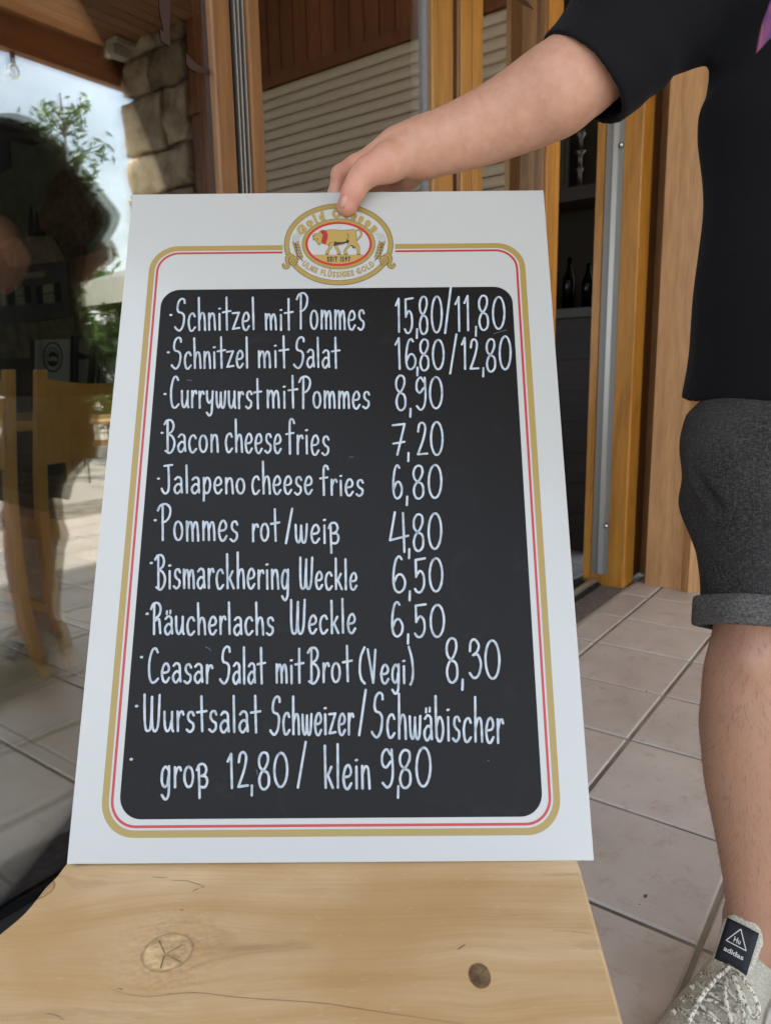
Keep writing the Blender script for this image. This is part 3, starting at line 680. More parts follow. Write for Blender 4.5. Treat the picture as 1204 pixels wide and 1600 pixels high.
        kk_ = N(m, 'ShaderNodeMath', operation='MULTIPLY'); L(m, k2.outputs[0], kk_.inputs[0]); L(m, k3.outputs[0], kk_.inputs[1])
        c = mixc(m, kk_.outputs[0], c, (.13, .07, .03))
    L(m, c, P_(m).inputs['Base Color'])
    b1 = bump(m, fine.outputs['Fac'], .10, .001)
    # raised varnish ripples next to the knots
    rip = N(m, 'ShaderNodeTexVoronoi', Scale=170.); L(m, base, rip.inputs['Vector'])
    reg = N(m, 'ShaderNodeMapRange'); L(m, dists[0], reg.inputs[0]); reg.inputs[1].default_value = .07; reg.inputs[2].default_value = .02; reg.inputs[3].default_value = 0; reg.inputs[4].default_value = 1
    inv = N(m, 'ShaderNodeMath', operation='SUBTRACT'); inv.inputs[0].default_value = 1; L(m, rip.outputs['Distance'], inv.inputs[1])
    mm = N(m, 'ShaderNodeMath', operation='MULTIPLY'); L(m, inv.outputs[0], mm.inputs[0]); L(m, reg.outputs[0], mm.inputs[1])
    bump(m, mm.outputs[0], .5, .0015, prev=b1)
slab_nodes()
P_(m_slab).inputs['Coat Weight'].default_value = .12; P_(m_slab).inputs['Coat Roughness'].default_value = .35

bench = root('wooden_bench', tuple(BO), 'pale beech slab bench with live left edge carrying the menu board', 'bench')
# outline of the seat slab (bench coordinates s along, t towards viewer), anticlockwise from above
edgeL = [bsl(*p) for p in ((118, 1336), (103, 1349), (88, 1366), (70, 1384), (52, 1407), (28, 1433), (0, 1457), (-60, 1505), (-150, 1575))]
edgeR = [bsl(*p) for p in ((893, 1316), (905, 1349), (975, 1600), (1010, 1730))]
out = edgeL + [(edgeL[-1][0] + .01, .40), (edgeR[-1][0] - .03, .40)] + edgeR[::-1]
sm_L = catmull([np.array([a, b]) for a, b in edgeL], 4)
sm_L = [(p[0] + .0025 * noise.noise(Vector((p[1] * 30, 0, 3))), p[1]) for p in sm_L]
out = sm_L + [(edgeL[-1][0] + .01, .40), (edgeR[-1][0] - .03, .40)] + edgeR[::-1]
out[0] = (out[0][0], -.06); out[-1] = (edgeR[0][0], -.06)
TH = .052
n = len(out); top = [bw(s, t, -.0008) for s, t in out]
cen = np.mean(np.array(out), axis=0)
def inset(s, t, d):
    v_ = cen - np.array([s, t]); v_ /= np.linalg.norm(v_); return s + v_[0] * d, t + v_[1] * d
topi = [bw(*inset(s, t, .0045), 0) for s, t in out]; bot = [bw(*inset(s, t, -.0), -TH) for s, t in out]
mid = [bw(*inset(s, t, 0), -.006) for s, t in out]
V = topi + mid + bot
F = [tuple(reversed([i for i in tt])) for tt in tessellate_polygon([[Vector(p) for p in topi]])]
F += [(i, (i + 1) % n, n + (i + 1) % n, n + i) for i in range(n)] + [(n + i, n + (i + 1) % n, 2 * n + (i + 1) % n, 2 * n + i) for i in range(n)]
F += [tuple(2 * n + i for i in tt) for tt in tessellate_polygon([[Vector(p) for p in bot]])]
so = make('seat_slab', V, F, m_slab, bench)
bm = bmesh.new(); bm.from_mesh(so.data); bmesh.ops.recalc_face_normals(bm, faces=bm.faces); bm.to_mesh(so.data); bm.free()
for (s, t) in ((.06, .02), (.06, .30), (.50, .02), (.44, .30)):
    a = np.array(bw(s, t)); MB().box((a[0] - .025, a[1] - .025, 0), (a[0] + .025, a[1] + .025, .402)).build('leg', m_slab, bench, bevel=.003)
# cracks and chips in the slab, real recess lines
m_crack = mat('dark_crack', (.11, .065, .035), .9)
def crack(pts, w):
    Q = catmull([np.array(p, float) for p in pts], 6); n = len(Q); V = []; F = []
    for i, q in enumerate(Q):
        a = Q[min(i + 1, n - 1)] - Q[max(i - 1, 0)]; a = np.array([-a[1], a[0]]) / (np.linalg.norm(a) + 1e-9)
        ww = .62 * w * (.35 + .65 * math.sin(math.pi * (i + .3) / n)) * (1 + .5 * noise.noise(Vector((i * .9, pts[0][0], 0))))
        for sg in (1, -1):
            p = onZ(q[0] + a[0] * ww * sg, q[1] + a[1] * ww * sg * .6, .4554); V.append(p)
    for i in range(n - 1): F.append((2 * i, 2 * i + 1, 2 * i + 3, 2 * i + 2))
    return V, F
for pts, w in (([(166, 1542), (195, 1552), (230, 1557), (270, 1553), (310, 1551), (360, 1557), (410, 1561), (500, 1567), (560, 1576), (640, 1588), (720, 1600), (760, 1608)], .9),
               ([(70, 1583), (88, 1586), (101, 1594)], 1.1), ([(236, 1370), (255, 1371), (262, 1370)], .9), ([(268, 1376), (290, 1376), (304, 1380), (319, 1385), (312, 1388)], 1.0),
               ([(258, 1490), (249, 1470)], 1.6), ([(258, 1491), (285, 1476)], 1.2), ([(260, 1492), (284, 1503)], 1.2), ([(257, 1492), (251, 1513)], 1.5),
               ([(748, 1524), (760, 1512)], 1.3), ([(748, 1526), (766, 1529)], .9), ([(747, 1526), (750, 1538)], 1.1), ([(747, 1525), (736, 1518)], .9), ([(747, 1527), (738, 1535)], .9),
               ([(714, 1484), (720, 1480), (727, 1475)], 1.8), ([(862, 1453), (900, 1456), (933, 1462)], .5), ([(300, 1393), (306, 1390), (310, 1388)], 1.0), ([(183, 1544), (192, 1546)], 1.6), ([(280, 1421), (287, 1422)], 1.5)):
    V, F = crack(pts, w); make('crack', V, F, m_crack, bench)
# backrest panel behind the menu board, rounded upper corner
bk = [W(184, 636, 1.09), W(176, 648, 1.085), W(172, 668, 1.08), W(168, 705, 1.07), W(162, 780, 1.05), W(156, 860, 1.02), W(151, 925, 1.0)]
bk = [np.array(p) for p in catmull(bk, 4)]
ln = np.array(BD) * .50
V = []; F = []
TT = np.array([.8083, .5887, 0.]) * .028
for p in bk: V += [p, p + TT * .9, p + ln, p + ln + TT]
for i in range(len(bk) - 1):
    a = i * 4; b = a + 4
    F += [(a, a + 1, b + 1, b), (a, b, b + 2, a + 2), (a + 1, a + 3, b + 3, b + 1), (a + 2, b + 2, b + 3, a + 3)]
F += [(0, 2, 3, 1), tuple((len(bk) - 1) * 4 + k for k in (0, 1, 3, 2))]
make('backrest', V, F, wood('backrest_wood', (.52, .32, .14), (.40, .22, .085), 'Z', .45), bench)
for s in (.12, .40):
    p0 = np.array(bw(s, -.04, -.30)); p1 = bk[len(bk) // 2] + BD * (s - .02) + TT * .5
    MB().tube([p0, p0 + np.array([0, 0, .25]), p1], .018, 8).build('back_support', m_slab, bench)

# ------------------------------------------------------------------ menu board
BT = np.array([[.69307894, .95969958, 1.26577236], [1.04629677, .4747089, 1.26116774], [.72891228, .25123824, .45226665], [.37569444, .73622893, .45687127]])
BT = BT + np.array([0, 0, .0032])
bu = (BT[1] - BT[0]) / .6; bv = (BT[0] - BT[3]); BH = np.linalg.norm(bv); bv = bv / BH
bn = np.cross(bu, bv); 
if bn @ (np.array([0, 0, 1.]) - BT[0]) < 0: bn = -bn
def bp(x, y, h=0.): return BT[3] + bu * x + bv * y + bn * h
def homog(src, dst):
    A_ = []
    for (x, y), (u, v) in zip(src, dst):
        A_.append([x, y, 1, 0, 0, 0, -u * x, -u * y, -u]); A_.append([0, 0, 0, x, y, 1, -v * x, -v * y, -v])
    return np.linalg.svd(np.array(A_, float))[2][-1].reshape(3, 3)
HG = homog([(207, 307), (847, 302), (928, 1350), (106, 1352)], [(0, BH), (.6, BH), (.6, 0), (0, 0)])
def ph(px, py):
    q = HG @ np.array([px, py, 1.]); return q[0] / q[2], q[1] / q[2]
board = root('menu_board', tuple(bp(.3, 0)), 'white framed black menu board with handwritten German dishes and prices, held upright on the bench', 'menu board')
m_white = mat('white_coated_panel', (.435, .445, .43), .25)
P_(m_white).inputs['Coat Weight'].default_value = .3; P_(m_white).inputs['Coat Roughness'].default_value = .08
m_black = mat('black_writing_film', (.011, .0105, .011), .32, spec=.12)
v = coords(m_black); n1 = N(m_black, 'ShaderNodeTexNoise', Scale=5., Detail=6., Roughness=.7, Distortion=1.); L(m_black, v, n1.inputs['Vector'])
r1 = N(m_black, 'ShaderNodeMapRange'); L(m_black, n1.outputs['Fac'], r1.inputs[0]); r1.inputs[3].default_value = .27; r1.inputs[4].default_value = .40; L(m_black, r1.outputs[0], P_(m_black).inputs['Roughness'])
n2 = N(m_black, 'ShaderNodeTexNoise', Scale=11., Detail=8., Roughness=.8, Distortion=2.); L(m_black, v, n2.inputs['Vector'])
L(m_black, ramp(m_black, n2.outputs['Fac'], [(.55, (.0105, .0103, .0105)), (.8, (.021, .021, .022))]), P_(m_black).inputs['Base Color'])
m_gold = mat('gold_print', (.31, .22, .055), .35, 0.)
m_red = mat('red_print', (.42, .02, .025), .35)
m_chalk = mat('chalk_marker', (.50, .55, .60), .7)
v = coords(m_chalk); n1 = N(m_chalk, 'ShaderNodeTexNoise', Scale=110., Detail=3.); L(m_chalk, v, n1.inputs['Vector'])
L(m_chalk, ramp(m_chalk, n1.outputs['Fac'], [(.3, (.29, .34, .39)), (.6, (.46, .51, .56))]), P_(m_chalk).inputs['Base Color'])
m_ink = mat('dark_print', (.035, .022, .018), .5)
m_gold2 = mat('light_gold_print', (.37, .255, .068), .35)
# the panel itself
V = [bp(x, y, h) for h in (0, -.0042) for x, y in ((0, 0), (.6, 0), (.6, BH), (0, BH))]
make('panel', V, [(0, 1, 2, 3), (7, 6, 5, 4), (0, 4, 5, 1), (1, 5, 6, 2), (2, 6, 7, 3), (3, 7, 4, 0)], m_white, board)
def rrect(x0, y0, x1, y1, rt, rb, n=10):
    P = []
    for cx, cy, r, a0 in ((x1 - rt, y1 - rt, rt, 0), (x0 + rt, y1 - rt, rt, 90), (x0 + rb, y0 + rb, rb, 180), (x1 - rb, y0 + rb, rb, 270)):
        for k in range(n + 1):
            a = math.radians(a0 + 90 * k / n); P.append((cx + r * math.cos(a), cy + r * math.sin(a)))
    return P
def flat(pts, h, name, m, par=None, loops=None):
    LL = [pts] + (loops or [])
    vs = [Vector((x, y, 0)) for l in LL for x, y in l]
    tri = tessellate_polygon([[Vector((x, y, 0)) for x, y in l] for l in LL])
    F = []
    for t in tri:
        a, b, c = (vs[i] for i in t)
        F.append(tuple(t) if (b - a).cross(c - a).z > 0 else tuple(reversed(t)))
    return make(name, [bp(v.x, v.y, h) for v in vs], F, m, par or board)
def band(outer, inner, h, name, m, gap=None, par=None):
    n = len(outer); F = []; V = [bp(*p, h) for p in outer] + [bp(*p, h) for p in inner]
    for i in range(n):
        j = (i + 1) % n
        F.append((i, j, n + j, n + i))
    if gap:
        F2 = []; V2 = list(V)
        for i in range(n):
            j = (i + 1) % n
            a, b = outer[i], outer[j]
            if a[1] > BH * .8 and b[1] > BH * .8 and abs(a[1] - b[1]) < 1e-6 and abs(a[0] - b[0]) > .1:
                for (xa, xb) in ((max(a[0], b[0]), gap[1]), (gap[0], min(a[0], b[0]))):
                    k = len(V2); V2 += [bp(xa, a[1], h), bp(xb, a[1], h), bp(xb, inner[i][1], h), bp(xa, inner[i][1], h)]; F2.append((k, k + 1, k + 2, k + 3))
            else: F2.append((i, j, n + j, n + i))
        V, F = V2, F2
    return make(name, V, F, m, par or board)
gx0 = ph(441, 388)[0]; gx1 = ph(616, 388)[0]; yt = ph(528, 386)[1]
gl_ = ph(200, 800)[0]; gr_ = .6 - gl_; gb = ph(500, 1311)[1]
band(rrect(gl_, gb, gr_, yt, .040, .040), rrect(gl_ + .0078, gb + .0078, gr_ - .0078, yt - .0078, .033, .033), .0003, 'gold_border', m_gold, (gx0, gx1))
band(rrect(gl_ + .0103, gb + .0103, gr_ - .0103, yt - .0103, .031, .031), rrect(gl_ + .0133, gb + .0133, gr_ - .0133, yt - .0133, .028, .028), .0003, 'red_border', m_red, (gx0, gx1))
bx0 = ph(225, 800)[0]
flat(rrect(bx0, ph(500, 1282)[1], .6 - bx0, ph(540, 454)[1], .026, .026), .0003, 'writing_surface', m_black)

# stroke alphabet: x runs 0..w, baseline y = 0, x-height .55, cap height 1
O_ = lambda cx, cy, rx, ry, a0=90, a1=450, n=12: [(cx + rx * math.cos(math.radians(a0 + (a1 - a0) * k / n)), cy + ry * math.sin(math.radians(a0 + (a1 - a0) * k / n))) for k in range(n + 1)]
a_ = [[(.04, .48), (.12, .56), (.22, .50), (.23, .25), (.25, .02)], [(.22, .28), (.13, .32), (.03, .20), (.04, .05), (.12, -.01), (.22, .12)]]
GL = {
 'S': (.36, [[(.33, .86), (.31, .97), (.22, 1.0), (.12, .90), (.08, .70), (.12, .58), (.24, .54), (.31, .42), (.27, .14), (.15, -.02), (.02, .06), (.0, .10)]]),
 'c': (.26, [[(.24, .44), (.18, .54), (.08, .48), (.03, .28), (.07, .04), (.15, -.01), (.25, .10)]]),
 'h': (.28, [[(.04, 1.0), (.05, .5), (.06, 0)], [(.06, .30), (.12, .50), (.20, .52), (.24, .36), (.26, 0)]]),
 'n': (.27, [[(.04, .54), (.05, .0)], [(.05, .34), (.12, .52), (.20, .50), (.23, .30), (.25, 0)]]),
 'i': (.10, [[(.05, .52), (.06, 0)], 'dot', (.05, .68)]),
 't': (.24, [[(.12, 1.0), (.13, .4), (.14, 0)], [(.0, .54), (.26, .58)]]),
 'z': (.26, [[(.02, .52), (.24, .54)], [(.24, .54), (.03, .02)], [(.03, .02), (.25, .05)]]),
 'e': (.27, [[(.05, .26), (.20, .30), (.24, .42), (.17, .55), (.08, .48), (.03, .26), (.07, .04), (.16, -.01), (.25, .12)]]),
 'l': (.11, [[(.04, 1.0), (.05, .5), (.06, 0)]]),
 'm': (.40, [[(.04, .54), (.05, 0)], [(.05, .32), (.11, .51), (.17, .50), (.20, .30), (.21, 0)], [(.21, .32), (.27, .51), (.33, .49), (.36, .28), (.37, 0)]]),
 'P': (.38, [[(.14, .97), (.14, 0)], [(.0, .84), (.08, .98), (.24, 1.02), (.36, .90), (.34, .68), (.24, .54), (.13, .50)]]),
 'o': (.28, [O_(.14, .27, .115, .27)]),
 's': (.24, [[(.22, .46), (.17, .55), (.08, .52), (.06, .38), (.12, .28), (.20, .22), (.20, .08), (.11, -.01), (.02, .05)]]),
 'a': (.27, a_),
 'C': (.32, [[(.29, .88), (.22, .99), (.12, .92), (.04, .60), (.04, .22), (.10, .01), (.20, -.01), (.31, .10)]]),
 'u': (.28, [[(.03, .54), (.04, .16), (.10, .0), (.18, .08), (.23, .30)], [(.24, .54), (.24, .1), (.27, 0)]]),
 'r': (.20, [[(.04, .54), (.05, 0)], [(.05, .32), (.10, .50), (.17, .54), (.20, .46)]]),
 'y': (.27, [[(.03, .54), (.05, .25), (.12, .16), (.20, .26)], [(.24, .54), (.22, .1), (.20, -.16), (.12, -.25), (.03, -.15)]]),
 'w': (.38, [[(.03, .52), (.05, .14), (.11, -.0), (.17, .12), (.19, .50)], [(.19, .40), (.22, .06), (.28, -.0), (.33, .14), (.35, .54)]]),
 'B': (.34, [[(.10, .95), (.10, .04)], [(.0, .86), (.08, .98), (.22, .98), (.29, .84), (.25, .66), (.12, .56)], [(.12, .56), (.25, .48), (.32, .30), (.27, .08), (.16, -.03), (.03, .04)]]),
 'f': (.24, [[(.24, .88), (.20, .98), (.13, .98), (.10, .80), (.12, 0)], [(.0, .56), (.22, .60)]]),
 'J': (.30, [[(.08, .96), (.32, 1.0)], [(.20, .97), (.22, .5), (.21, .12), (.13, -.01), (.05, .04), (.0, .16)]]),
 'p': (.27, [[(.04, .54), (.05, .1), (.05, -.26)], [(.05, .30), (.12, .54), (.21, .48), (.24, .28), (.20, .06), (.12, .0), (.05, .10)]]),
 'W': (.48, [[(.03, 1.0), (.03, .4), (.06, .06), (.13, .0), (.20, .14), (.24, .94)], [(.24, .80), (.24, .2), (.29, .0), (.37, .04), (.42, .30), (.45, 1.0)]]),
 'k': (.27, [[(.04, 1.0), (.05, .5), (.06, 0)], [(.22, .50), (.14, .34), (.06, .24)], [(.12, .30), (.26, .0)]]),
 'R': (.34, [[(.10, .95), (.09, 0)], [(.0, .80), (.08, .97), (.22, .99), (.30, .84), (.26, .62), (.12, .48)], [(.12, .42), (.24, .48), (.27, .30), (.29, .03)]]),
 'ä': (.27, a_ + ['dash', (.08, .72), 'dash', (.19, .74)]),
 'g': (.26, [[(.21, .46), (.12, .55), (.04, .40), (.03, .14), (.10, .0), (.18, .08), (.21, .30)], [(.22, .56), (.22, .0), (.20, -.24), (.12, -.34), (.03, -.22)]]),
 'V': (.32, [[(.0, 1.0), (.17, 0)], [(.17, 0), (.24, .98)]]),
 'b': (.28, [[(.02, 1.0), (.03, .5), (.05, .05)], [(.04, .30), (.12, .52), (.21, .46), (.25, .24), (.20, .02), (.12, -.03), (.05, .08)]]),
 'ß': (.30, [[(.05, .52), (.07, .0), (.08, -.30)], [(.0, .46), (.06, .60), (.18, .62), (.25, .50), (.22, .36), (.12, .30)], [(.12, .30), (.24, .28), (.28, .14), (.22, .0), (.10, .0)]]),
 '(': (.20, [[(.18, 1.04), (.06, .75), (.03, .35), (.08, .1), (.18, -.02)]]),
 ')': (.20, [[(.03, 1.06), (.12, .75), (.16, .40), (.14, .1), (.08, -.04)]]),
 '/': (.22, [[(.20, 1.18), (.0, -.04)]]),
 ',': (.14, [[(.08, .10), (.07, -.16)]]),
 '0': (.42, [O_(.20, .5, .175, .5, 100, 470, 16)]),
 '1': (.20, [[(.0, .78), (.10, .99)], [(.10, .99), (.12, 0)]]),
 '2': (.34, [[(.04, .72), (.08, .94), (.18, .99), (.26, .84), (.20, .48), (.04, .02)], [(.04, .02), (.32, .04)]]),
 '3': (.34, [[(.04, .68), (.06, .92), (.16, 1.0), (.26, .86), (.22, .68), (.12, .58)], [(.12, .58), (.24, .60), (.32, .36), (.26, .06), (.14, -.02), (.04, .10)]]),
 '4': (.40, [[(.12, 1.02), (.02, .26)], [(.02, .26), (.42, .38)], [(.30, 1.0), (.34, -.06)]]),
 '5': (.36, [[(.32, 1.0), (.06, .95)], [(.06, .95), (.08, .44)], [(.08, .46), (.18, .62), (.28, .50), (.30, .20), (.22, .0), (.12, -.02), (.05, .08)]]),
 '6': (.34, [[(.22, .92), (.16, 1.0), (.08, .88), (.03, .5), (.05, .12), (.15, -.02), (.27, .08), (.30, .30), (.22, .48), (.12, .46), (.05, .28)]]),
 '7': (.36, [[(.0, .96), (.34, 1.0)], [(.34, 1.0), (.14, 0)], [(.02, .36), (.34, .42)]]),
 '8': (.36, [[(.16, .48), (.06, .62), (.05, .84), (.14, .99), (.26, .96), (.29, .78), (.22, .58), (.10, .42), (.05, .22), (.10, .02), (.20, -.03), (.30, .08), (.31, .30), (.26, .44), (.16, .48)]]),
 '9': (.34, [[(.26, .84), (.16, .99), (.06, .86), (.05, .62), (.14, .50), (.26, .66)], [(.28, .98), (.31, .40), (.27, .08), (.17, -.04), (.06, .08)]]),
 ' ': (.22, []),
}
def ribbon(pts, w, V, F, h):
    """flat pen stroke with round ends; pts in board coordinates"""
    Q = [np.array(p) for p in pts]; n = len(Q); k0 = len(V); L_ = []; R_ = []
    ph_ = random.uniform(0, 100)
    for i in range(n):
        t = Q[min(i + 1, n - 1)] - Q[max(i - 1, 0)]; t = t / (np.linalg.norm(t) + 1e-12); nn = np.array([-t[1], t[0]])
        ww = w * (1 + .16 * noise.noise(Vector((i * .35 + ph_, ph_, 0))))
        if i == 0: tan0, w0 = t, ww
        if i == n - 1: tan1, w1 = t, ww
        L_.append(Q[i] + nn * ww); R_.append(Q[i] - nn * ww)
    for i in range(n): V.append(bp(*L_[i], h)); V.append(bp(*R_[i], h))
    for i in range(n - 1): F.append((k0 + 2 * i, k0 + 2 * i + 1, k0 + 2 * i + 3, k0 + 2 * i + 2))
    for (q, t, ww, sg, ia, ib) in ((Q[0], -tan0, w0, 1, k0 + 1, k0), (Q[-1], tan1, w1, 1, k0 + 2 * n - 2, k0 + 2 * n - 1)):
        nn = np.array([-t[1], t[0]]); c = len(V); V.append(bp(*q, h)); ring_ = []
        for k in range(7):
            a = -math.pi / 2 + math.pi * k / 6; pnt = q + (t * math.cos(a) + nn * math.sin(a)) * ww; V.append(bp(*pnt, h)); ring_.append(len(V) - 1)
        for k in range(6): F.append((c, ring_[k], ring_[k + 1]))
SW = .00142
def word(txt, x0, x1, yb0, yb1, ytop, V, F, xs=1.0):
    adv = []; x = 0
    for ch in txt: adv.append(x); x += GL[ch][0] + .075
    tot = x - .075; sx = (x1 - x0) / tot
    for ch, ax in zip(txt, adv):
        jy = random.uniform(-.012, .012); js = random.uniform(.97, 1.03); jh = random.uniform(-.012, .012)
        def tr(p):
            X = x0 + (ax + p[0] + jh * p[1]) * sx; base = yb0 + (yb1 - yb0) * (X - x0) / (x1 - x0)
            hh = yb0 - ytop; yy = p[1] * js + jy
            if ch in 'acemnorsuvwzxgpyäß' or ch == 'i': yy = yy * xs
            return np.array(ph(X, base - yy * hh))
        st = GL[ch][1]; i = 0
        while i < len(st):
            if st[i] == 'dot':
                q = tr(st[i + 1]); ribbon([q - np.array([.0007, 0]), q + np.array([.0007, .0003])], SW * .95, V, F, .0006 + ZH[0]); i += 2; continue
            if st[i] == 'dash':
                p = st[i + 1]; q0 = tr(p); q1 = tr((p[0] - .005, p[1] - .09)); ribbon([q0, (q0 + q1) / 2, q1], SW * .9, V, F, .0006 + ZH[0]); i += 2; continue
            pts = [tr(p) for p in st[i]]
            pts = catmull(pts, 5) if len(pts) > 2 else [pts[0], pts[0] * .66 + pts[1] * .34, pts[0] * .33 + pts[1] * .67, pts[1]]
            ribbon(pts, SW, V, F, .0006 + ZH[0]); ZH[0] = (ZH[0] + .0000035) % .0003; i += 1
ZH = [0.]
LINES = [
 [('Schnitzel', 273.6, 398, 519.5, 518.5, 470), ('mit', 413, 455.5, 519, 519, 472), ('Pommes', 463, 568.6, 518, 518.5, 464), ('15', 617, 645, 522, 524, 469), (',', 648, 652, 524, 524, 469), ('80', 652.5, 690.5, 524, 524, 468), ('/', 694, 704.5, 522.5, 522.5, 462), ('11', 710, 734, 521, 521, 467), (',', 740, 744, 521, 521, 467), ('80', 745, 788.6, 518, 518.5, 467)],
 [('Schnitzel', 268.6, 388, 578.5, 577.5, 531), ('mit', 402, 449, 577.5, 578, 529), ('Salat', 459, 528.7, 577.5, 578.5, 530), ('16', 617, 650, 580.5, 580.5, 533), (',', 649, 653, 583, 583, 535), ('80', 653, 694, 581.5, 582, 535.5), ('/', 702, 713, 586, 586, 535), ('12', 720, 747, 581, 581.5, 533), (',', 751, 756, 584, 584, 535), ('80', 757, 798.6, 584.5, 581.5, 534)],
 [('Currywurst', 266, 407, 639, 641.5, 592), ('mit', 415.6, 463, 640.5, 641, 592), ('Pommes', 466.7, 576.8, 641, 642, 594), ('8', 616, 635, 644, 644, 592), (',', 637, 643, 648, 648, 600), ('90', 647, 692, 642.5, 642.5, 594)],
 [('Bacon', 257.4, 341.4, 709, 709, 660), ('cheese', 351.6, 439.3, 709, 711, 657), ('fries', 446.8, 514, 712, 714, 659), ('7', 612.4, 632, 714.5, 714.5, 666.5), (',', 634, 640, 717, 717, 668), ('20', 650, 692.9, 715, 714.5, 665)],
 [('Jalapeno', 253, 383, 773, 774.5, 729), ('cheese', 392.7, 487.9, 774.5, 775.5, 725), ('fries', 499.7, 567.5, 777, 778, 732), ('6', 612.4, 629, 782, 782, 732), (',', 632, 638, 785, 785, 735), ('80', 643, 690.9, 782, 781.5, 730.5)],
 [('Pommes', 247.4, 372, 846.5, 848, 792), ('rot', 393.2, 435.6, 849, 848, 799.5), ('/', 446.8, 457.2, 850, 850, 806), ('weiß', 459.9, 529.6, 851.5, 852, 800), ('4', 607.4, 635.5, 863, 863, 804.5), (',', 636, 641, 868, 868, 815), ('80', 643, 690.9, 863, 861.5, 806)],
 [('Bismarckhering', 243.6, 451.7, 922, 923, 868), ('Weckle', 467.9, 557.5, 923.5, 924.5, 876), ('6', 612.3, 635, 929, 929, 874.5), (',', 637, 642, 933, 933, 880), ('50', 645, 692.9, 928, 928, 876.5)],
 [('Räucherlachs', 237, 428, 993.5, 994.5, 944), ('Weckle', 453.7, 555.7, 993.5, 992.5, 942), ('6', 611, 631, 997.5, 997.5, 946), (',', 634, 640, 1001, 1001, 948), ('50', 645, 695.5, 998, 1000, 947)],
 [('Ceasar', 232, 332, 1068, 1070, 1016), ('Salat', 344.6, 413.8, 1070.5, 1070.5, 1015), ('mit', 430.5, 472.9, 1070.5, 1070.5, 1019), ('Brot', 481.6, 548.7, 1070.5, 1068, 1016), ('(Vegi)', 560.8, 647, 1071, 1071, 1019), ('8', 695, 717, 1068, 1068, 1002.5), (',', 719, 725, 1072, 1072, 1012), ('30', 731, 782.7, 1062, 1066, 1004)],
 [('Wurstsalat', 225.4, 406.3, 1144, 1147.5, 1088), ('Schweizer', 423, 551.8, 1150, 1151.5, 1090), ('/', 561.3, 572.4, 1149.5, 1149.5, 1091), ('Schwäbischer', 581.4, 785.6, 1155, 1166, 1087)],
 [('groß', 252.3, 325.8, 1232, 1233, 1175), ('12', 357, 389, 1235, 1233, 1180), (',', 391, 397, 1236, 1236, 1180), ('80', 403, 451.7, 1234.5, 1232.5, 1180), ('/', 466, 479, 1231.5, 1231.5, 1173), ('klein', 506, 578.8, 1234, 1236, 1168), ('9', 594.3, 616, 1232, 1232, 1173), (',', 619, 625, 1240, 1240, 1170), ('80', 622, 674.9, 1234, 1233, 1175)],
]
BUL = [(267, 495.3), (263, 553.5), (258, 618.6), (253.5, 679.2), (248, 750.6), (243, 815.6), (237, 882.4), (230.7, 961.7), (222, 1029.3), (214.5, 1105.8), (206.3, 1188.8)]
for li, (ln_, bl_) in enumerate(zip(LINES, BUL)):
    V = []; F = []
    q = np.array(ph(*bl_)); ribbon([q - np.array([.0006, 0]), q + np.array([.0006, 0])], SW * 1.05, V, F, .0006)
    for (t, *a) in ln_: word(t, *a, V, F)
    make('menu_text_line', V, F, m_chalk, board, kind='stuff')
# erased smears
V = []; F = []
for (a, b) in (((545, 718), (552, 718)), ((292, 597), (300, 598)), ((401, 1206), (403, 1214)), ((322, 1014), (330, 1019)), ((770, 526), (790, 520)), ((762, 1193), (764, 1194))):
    qa, qb = np.array(ph(*a)), np.array(ph(*b)); ribbon([qa, qa * .6 + qb * .4 + .0004, qb], .0005, V, F, .00045)
make('chalk_smear', V, F, mat('faint_chalk', (.09, .095, .10), .8), board, kind='stuff')
# rubber foot under the board
MB().tube([bp(.013, .004, -.008), bp(.013, -.0005, -.008)], .008, 10).build('rubber_foot', m_rubber, board)
MB().tube([bp(.587, .004, -.008), bp(.587, -.0005, -.008)], .008, 10).build('rubber_foot', m_rubber, board)

# ------------------------------------------------------------------ oval brewery emblem
emb = make('emblem', [bp(*p, .00025) for p in ((.29, .82), (.31, .82), (.30, .83))], [(0, 1, 2)], m_white, board)
def ez(x, y): return ph(430 + x / 6.02, 310 + y / 6.02)
def ell(cx, cy, a, b, n=72): return [ez(cx + a * math.cos(t), cy - b * math.sin(t)) for t in np.linspace(0, 2 * math.pi, n, endpoint=False)]
def eband(c, o, i, h, name, m): band(ell(*c, *o), ell(*c, *i), h, name, m, par=emb)
C0_ = (590, 456)
flat(ell(*C0_, 512, 384), .0003, 'emblem_field', m_white, emb)
eband(C0_, (512, 384), (508, 380), .0005, 'outline', m_ink); eband(C0_, (508, 380), (467, 340), .00045, 'gold_ring', m_gold); eband(C0_, (467, 340), (464, 337), .0005, 'outline', m_ink)
C1_ = (590, 452)
eband(C1_, (345, 239), (342, 236), .0005, 'outline', m_ink); eband(C1_, (342, 236), (312, 208), .00045, 'gold_ring', m_gold); eband(C1_, (312, 208), (290, 187), .0005, 'red_ring', m_red)
